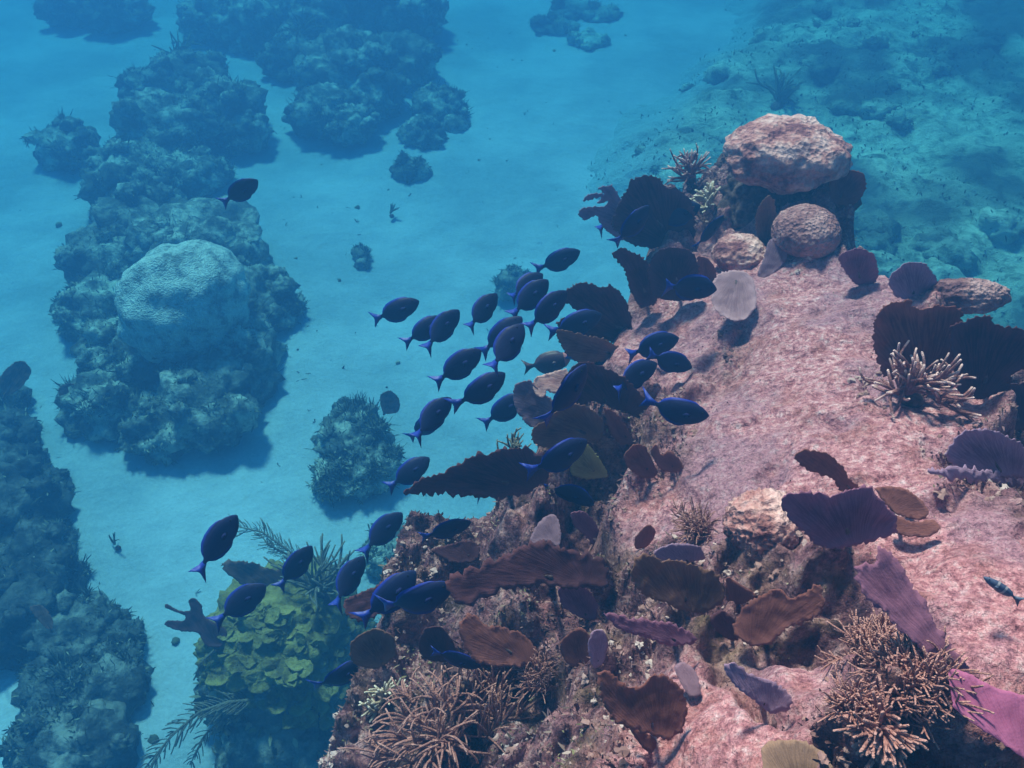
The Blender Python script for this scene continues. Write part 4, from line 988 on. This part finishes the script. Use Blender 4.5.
# ------------------------------------------------------------------ turf, crusts and rubble over the reef (nobody could count them)
def reef_cover():
    vis = (reef_n[:, 2] > 0.05) & (Z > 0.6)
    px, py = project(reef_v)
    inside = vis & (px > -60) & (px < 1100) & (py > 60) & (py < 840)
    rgh = rough * (0.6 + 0.8 * fbm(reef_v, 2.4, 3, 77))
    a = inside & (rgh > 0.42)
    tint = np.clip(0.45 + 0.9 * fbm(reef_v, 3.0, 3, 88), 0, 1)
    g = Geo()
    for n, L, W in ((16000, .016, .0028), (7000, .026, .0032), (1500, .016, .006)):
        BV, BF, BT = blades(reef_v[a], reef_n[a], n, L, W, 1.0, .1, tint[a], .006); g.add(BV, BF, tint=BT)
    b = inside & ((rgh > 0.2) | (fbm(reef_v, 5.5, 4, 66) > 0.22))
    BV, BF, BT = blades(reef_v[b], reef_n[b], 8000, .009, .0022, 1.0, .1, tint[b], .003); g.add(BV, BF, tint=BT)
    tag(g.build('algae_turf', M['turf']), kind='stuff')
    g = Geo()
    idx = np.flatnonzero(inside & (rgh > 0.3))
    Vi, Fi = ICO[2]
    for i in rng.choice(idx, 2600):
        sc = 0.004 + 0.011 * rng.random() ** 3
        d = 1 + 0.75 * vnoise(Vi + i * 1.37, 1.7, 4) + 0.35 * vnoise(Vi + i * 1.37, 4, 6)
        g.add(reef_v[i] + Vi * d[:, None] * sc * np.array([1, 1, 0.7]), Fi, tint=np.clip(0.30 + 0.8 * fbm(reef_v[i:i + 1], 3, 2, 91)[0] + 0.5 * (rng.random() - .5), 0, 0.85))
    tag(g.build('coral_rubble', M['rubble'], smooth=False), kind='stuff')
    sel = np.flatnonzero(fbm(flat_v, 0.8, 4, 13) > 0.02)
    g = Geo()
    up = np.tile(np.array([0, 0, 1.0]), (len(sel), 1))
    BV, BF, BT = blades(flat_v[sel], up, 9000, .06, .012, 1.3, .1, lift=.01); g.add(BV, BF, tint=BT * 0.8)
    tag(g.build('seaweed_cover', M['turf_far']), kind='stuff')
    g = Geo()
    clump = np.flatnonzero((fbm(flat_v, 0.55, 3, 19) > 0.10) & (flat_v[:, 2] > 0.1))
    CV, CN = [], []
    for i in rng.choice(clump, 170):
        sc = 0.05 + 0.26 * rng.random() ** 2
        V_, F_ = lump(flat_v[i], (sc, sc, sc * 0.7), 3, 0.5, 2.0, int(i) % 777, 0.4, 3.0)
        g.add(V_, F_); CV.append(V_); CN.append((V_ - flat_v[i]) / sc)
    tag(g.build('coral_patch', M['flat']), kind='stuff')
    g = Geo(); BV, BF, BT = blades(np.concatenate(CV), np.concatenate(CN), 9000, .06, .008, 1.1, .1); g.add(BV, BF, tint=BT * 0.8)
    tag(g.build('patch_algae', M['turf_far']), kind='stuff')
reef_cover()

def sand_debris():
    x = rng.uniform(-7, 4, 900); y = rng.uniform(2.5, 17, 900)
    P_ = np.column_stack([x, y, 0 * x])
    ok = fbm(P_, 0.8, 3, 55) > -0.05
    P_ = P_[ok]; P_[:, 2] = 0.16 * fbm(P_ * np.array([1, 1, 0]), 0.33, 3, 3) + 0.035 * fbm(P_ * np.array([1, 1.7, 0]), 1.3, 3, 9)
    g = Geo()
    BV, BF, BT = blades(P_, np.tile(np.array([0, 0, 0.4]), (len(P_), 1)), 700, .045, .007, 2.0, .1, lift=-.004); g.add(BV, BF, tint=BT * 0.7)
    for p in P_[:60]:
        sc = 0.012 + 0.03 * rng.random() ** 2
        g.add(p + ICO[2][0] * (1 + 0.5 * vnoise(ICO[2][0] + p * 3, 1.7, 4))[:, None] * sc, ICO[2][1], tint=rng.random())
    tag(g.build('seabed_debris', M['turf_far']), kind='stuff')
sand_debris()

# ------------------------------------------------------------------ fish
def fish_body(bend=0.0, H=0.20, fin=0.05, width=0.055, pitch_head=0.0):
    """unit-long deep-bodied fish, snout at +x; one continuous skin with dorsal and anal fins"""
    n = 30
    sx = np.linspace(0, 1, n)
    xs_ = 0.5 - 0.80 * sx
    prof = np.interp(sx, [0, .02, .06, .15, .3, .45, .6, .75, .88, .95, 1], [.06, .20, .38, .70, .95, 1, .95, .78, .40, .17, .14])
    fi = np.interp(sx, [0, .2, .26, .4, .7, .88, .93, 1], [0, 0, .45, .8, 1.1, 1.1, .15, 0])
    wid = np.interp(sx, [0, .05, .2, .4, .7, .95, 1], [.15, .5, .95, 1, .62, .16, .10]) * width
    up = prof * H * 0.92; lo = prof * H
    lo_f = fi * np.interp(sx, [0, .4, .5, 1], [0, 0, 1, 1])
    rows, edge = [], []
    lev = np.array([1, .96, .80, .55, .25, 0, -.25, -.55, -.80, -.96, -1])
    for i in range(n):
        zt, zb, w = up[i], lo[i], wid[i]
        ring = [(0.0, zt + fi[i] * fin)]; e = [1.0]
        for l in lev:
            h = zt if l > 0 else zb
            ring.append((max(0.004, w * math.sqrt(max(0, 1 - l * l))), l * h)); e.append(abs(l) ** 3 * 0.6)
        ring.append((0.0, -zb - lo_f[i] * fin)); e.append(1.0)
        left = [(-a, b) for a, b in ring[1:-1]][::-1]
        full = ring + left
        rows.append([(xs_[i], a, b) for a, b in full]); edge += e + e[1:-1][::-1]
    k = len(rows[0]); V = np.array(rows).reshape(-1, 3)
    F_ = [[i * k + j, i * k + (j + 1) % k, (i + 1) * k + (j + 1) % k, (i + 1) * k + j] for i in range(n - 1) for j in range(k)]
    F_ += [list(range(k))[::-1], [(n - 1) * k + j for j in range(k)]]
    return V, F_, np.array(edge)

def bent(V, bend):
    V = V.copy(); q = np.clip(0.2 - V[:, 0], 0, 1); V[:, 1] += bend * q * q; return V

def thin_fin(outline, th, axis_y=0.0):
    """a flat fin in the x-z plane, lens-thin"""
    P_ = np.array(outline, float); m = len(P_); c_ = P_.mean(0)
    V = [(x, axis_y, z) for x, z in P_] + [(c_[0], axis_y + th, c_[1]), (c_[0], axis_y - th, c_[1])]
    return np.array(V), [[i, (i + 1) % m, m] for i in range(m)] + [[(i + 1) % m, i, m + 1] for i in range(m)]

TAIL = [(-.27, .035), (-.36, .065), (-.44, .125), (-.51, .175), (-.475, .10), (-.445, .03), (-.44, 0), (-.445, -.03), (-.475, -.10), (-.51, -.175), (-.44, -.125), (-.36, -.065), (-.27, -.035)]
def fish_kit(name, bend, skin='skin', tailm='blue', finm='navy', H=0.20, fin=0.05, width=0.055, face=None, band=None):
    V, F_, e = fish_body(bend, H, fin, width)
    root = mesh_obj(name, bent(V, bend), F_, M[skin], None, {'edge': e})
    tv, tf = thin_fin(TAIL, .009)
    mesh_obj('tail_fin', bent(tv, bend), tf, M[tailm], root)
    for sgn in (1, -1):
        pv, pf = thin_fin([(0, .0), (-.03, .035), (-.09, .05), (-.14, .02), (-.12, -.03), (-.05, -.03)], .003)
        a = sgn * R(10)
        pv = np.column_stack([pv[:, 0] * math.cos(a) * 1.0, sgn * (width * 0.93) + np.abs(pv[:, 0]) * sgn * abs(math.sin(a)) + pv[:, 1], pv[:, 2] - .02]) + np.array([.23, 0, 0])
        mesh_obj('pectoral_fin', pv, pf, M[finm], root)
        Vi, Fi = ICO[2]
        mesh_obj('eye', Vi * .014 + np.array([.385, sgn * width * .72, .05]), Fi, M['eye'], root)
    if face:
        w = V[:, 0] > .34
        idx = {i: k for k, i in enumerate(np.flatnonzero(w))}
        ff = [[idx[i] for i in f] for f in F_ if all(i in idx for i in f)]
        mesh_obj('face', V[w] * np.array([1.02, 1.06, 1.05]) + np.array([.004, 0, 0]), ff, M[face], root)
    if band:
        for x0 in band:
            w = np.abs(V[:, 0] - x0) < .045
            idx = {i: k for k, i in enumerate(np.flatnonzero(w))}
            ff = [[idx[i] for i in f] for f in F_ if all(i in idx for i in f)]
            mesh_obj('pale_band', V[w] * np.array([1, 1.05, 1.03]), ff, M['stripe_white'], root)
    return root

def place(root, head, tail, length, roll, depth_dir=0.0, dist=None):
    """head and tail ends in the picture give heading; true length gives its distance"""
    pl = math.hypot(head[0] - tail[0], head[1] - tail[1])
    mx, my = (head[0] + tail[0]) / 2, (head[1] + tail[1]) / 2
    vd = ray(mx, my)
    zf = F_PX * length * math.cos(R(depth_dir)) / pl
    D = zf / vd.dot(CF)
    hz = BVH.ray_cast(CO, vd)
    lim = (hz[3] if hz[0] is not None else 20) - 0.18
    sc = length
    if dist: lim = min(lim, dist)
    if D > lim:
        sc = length * lim / D; D = lim
    u_ = CR.cross(vd).normalized()
    if u_.dot(CU) < 0: u_ = -u_
    fx = (CR * (head[0] - tail[0]) + u_ * (tail[1] - head[1])).normalized()
    fwd = (fx * math.cos(R(depth_dir)) + vd * math.sin(R(depth_dir))).normalized()
    perp = fx.cross(vd).normalized()
    if perp.dot(CU) < 0: perp = -perp
    upv = (perp * math.cos(R(roll)) - vd * math.sin(R(roll)))
    upv = (upv - fwd * upv.dot(fwd)).normalized()
    yv = upv.cross(fwd)
    m = Matrix((fwd, yv, upv)).transposed().to_4x4()
    root.matrix_world = Matrix.Translation(CO + vd * D) @ m @ Matrix.Scale(sc, 4)

def copy_fish(src):
    o = src.copy(); col.objects.link(o)
    for ch in src.children:
        c_ = ch.copy(); col.objects.link(c_); c_.parent = o
    return o

G_ = 'school of dark blue surgeonfish'
SCHOOL = [  # head, tail, roll, label
    ((259, 180), (219, 204), 18, 'dark surgeonfish swimming alone above the pale boulder coral, far from the school'),
    ((419, 301), (371, 322), 6, 'deep bodied surgeonfish at the upper left of the school over bare sand'),
    ((442, 317), (405, 344), 10, 'surgeonfish half hidden behind another, the left one of a pair over sand'),
    ((459, 310), (422, 348), 14, 'surgeonfish in front of the half hidden one, right of that pair'),
    ((497, 294), (465, 329), 18, 'slim surgeonfish climbing just left of the overlapping upper pair'),
    ((580, 251), (535, 272), 20, 'topmost surgeonfish of the main school over open sand'),
    ((543, 274), (506, 299), 10, 'rear fish of the overlapping pair just under the topmost fish'),
    ((548, 280), (509, 316), 10, 'front fish of the overlapping pair just under the topmost fish'),
    ((567, 291), (526, 330), 26, 'slender surgeonfish with its snout touching the pointed dark sea fan'),
    ((522, 317), (479, 355), 0, 'largest deep bodied surgeonfish in the middle of the school'),
    ((523, 324), (488, 371), 8, 'surgeonfish overlapping the largest one and hanging below it'),
    ((481, 350), (433, 384), 12, 'surgeonfish with its snout by the tail of the largest one'),
    ((505, 373), (456, 410), 18, 'surgeonfish in open water right below the middle of the school'),
    ((525, 394), (482, 427), 14, 'surgeonfish just left of the hazy mauve sea fan'),
    ((451, 398), (410, 437), 18, 'upper fish of the stacked pair over sand left of the big ruffled sea fan'),
    ((441, 410), (409, 443), 14, 'lower fish of the stacked pair, mostly hidden behind the other'),
    ((429, 458), (388, 489), 8, 'surgeonfish pointing at the left tip of the very large ruffled sea fan'),
    ((402, 513), (361, 550), 16, 'surgeonfish above the blue hazed rock at the foot of the reef'),
    ((235, 516), (195, 571), 28, 'steeply climbing surgeonfish furthest left over the lower sand'),
    ((311, 546), (278, 589), 26, 'climbing surgeonfish over the wing shaped sea fan'),
    ((363, 557), (330, 604), 24, 'climbing surgeonfish with a bright blue edge by the grey rod bush'),
    ((265, 585), (215, 620), 16, 'dark surgeonfish just above the yellow coral mound'),
    ((471, 522), (420, 538), 46, 'thin dark surgeonfish seen from above over the reef edge'),
    ((453, 584), (380, 621), 34, 'brightest blue surgeonfish, largest in the picture, at the lower left reef edge'),
    ((415, 572), (362, 624), 22, 'dark surgeonfish directly behind the brightest blue one'),
    ((481, 666), (430, 651), 55, 'thin blue surgeonfish in deep shade under the wide brown sea fan'),
    ((362, 660), (318, 696), 40, 'dark surgeonfish over the right side of the yellow coral mound'),
    ((588, 440), (530, 477), 36, 'surgeonfish with a glowing blue back edge above the mustard lined sea fan'),
    ((594, 505), (546, 477), 44, 'blue surgeonfish diving right, the only one heading downwards'),
    ((512, 474), (472, 494), 40, 'faint blue surgeonfish in the shade of the very large ruffled sea fan'),
    ((586, 364), (549, 428), 48, 'very thin surgeonfish crossing the large drooping sea fan steeply'),
    ((658, 363), (606, 390), 26, 'surgeonfish just left of two others over bare pink rock'),
    ((679, 338), (624, 353), 24, 'upper surgeonfish of the two over the bare pink rock'),
    ((693, 368), (646, 354), 18, 'lower surgeonfish of the two over bare pink rock, tail hidden'),
    ((709, 416), (643, 407), 24, 'surgeonfish alone over pink rock with its shadow just below'),
    ((718, 290), (659, 283), 22, 'surgeonfish crossing the broad pale rimmed sea fan'),
    ((723, 216), (694, 249), 58, 'thin bright blue surgeonfish seen from above by the cream finger coral'),
    ((701, 205), (655, 226), 18, 'deep bodied dark surgeonfish right of the far sea fan cluster'),
    ((648, 206), (617, 247), 34, 'surgeonfish in front of the far sea fan cluster with its tail pointing down'),
    ((628, 203), (592, 230), 22, 'surgeonfish at the left of the far sea fan cluster, forked tail over sand'),
    ((614, 361), (566, 368), 52, 'thin surgeonfish resting along the top of the large drooping sea fan'),
    ((602, 314), (549, 335), 20, 'surgeonfish against the big pointed dark sea fan'),
]
kits = [fish_kit('surgeonfish', b, H=h) for b, h in ((0.0, .20), (0.4, .195), (-0.4, .205), (0.8, .19), (-0.7, .20))]
used = [False] * 5
for i, (h, t, roll, lab) in enumerate(SCHOOL):
    k = (i * 3 + i // 5) % 5
    f = kits[k] if not used[k] else copy_fish(kits[k])
    used[k] = True
    ln = (0.235, 0.25, 0.22, 0.24)[i % 4]
    place(f, h, t, ln, roll, ((i * 37) % 25) - 8)
    tag(f, lab, 'fish', G_)

pf = fish_kit('parrotfish', 0.1, 'parrot', 'parrot', 'parrot', H=0.22, fin=0.04, width=0.10, face='parrot_face')
place(pf, (570, 358), (523, 368), 0.24, 15, 0)
tag(pf, 'mauve fish with a pink face above the salmon pink sea fan', 'fish')
wf = fish_kit('wrasse', 0.0, 'stripe_dark', 'stripe_dark', 'stripe_dark', H=0.11, fin=0.03, width=0.07, band=(0.16, -0.02))
place(wf, (985, 577), (1021, 602), 0.10, 30, 0)
tag(wf, 'small slender slate fish with white bands over bare rock at right', 'fish')
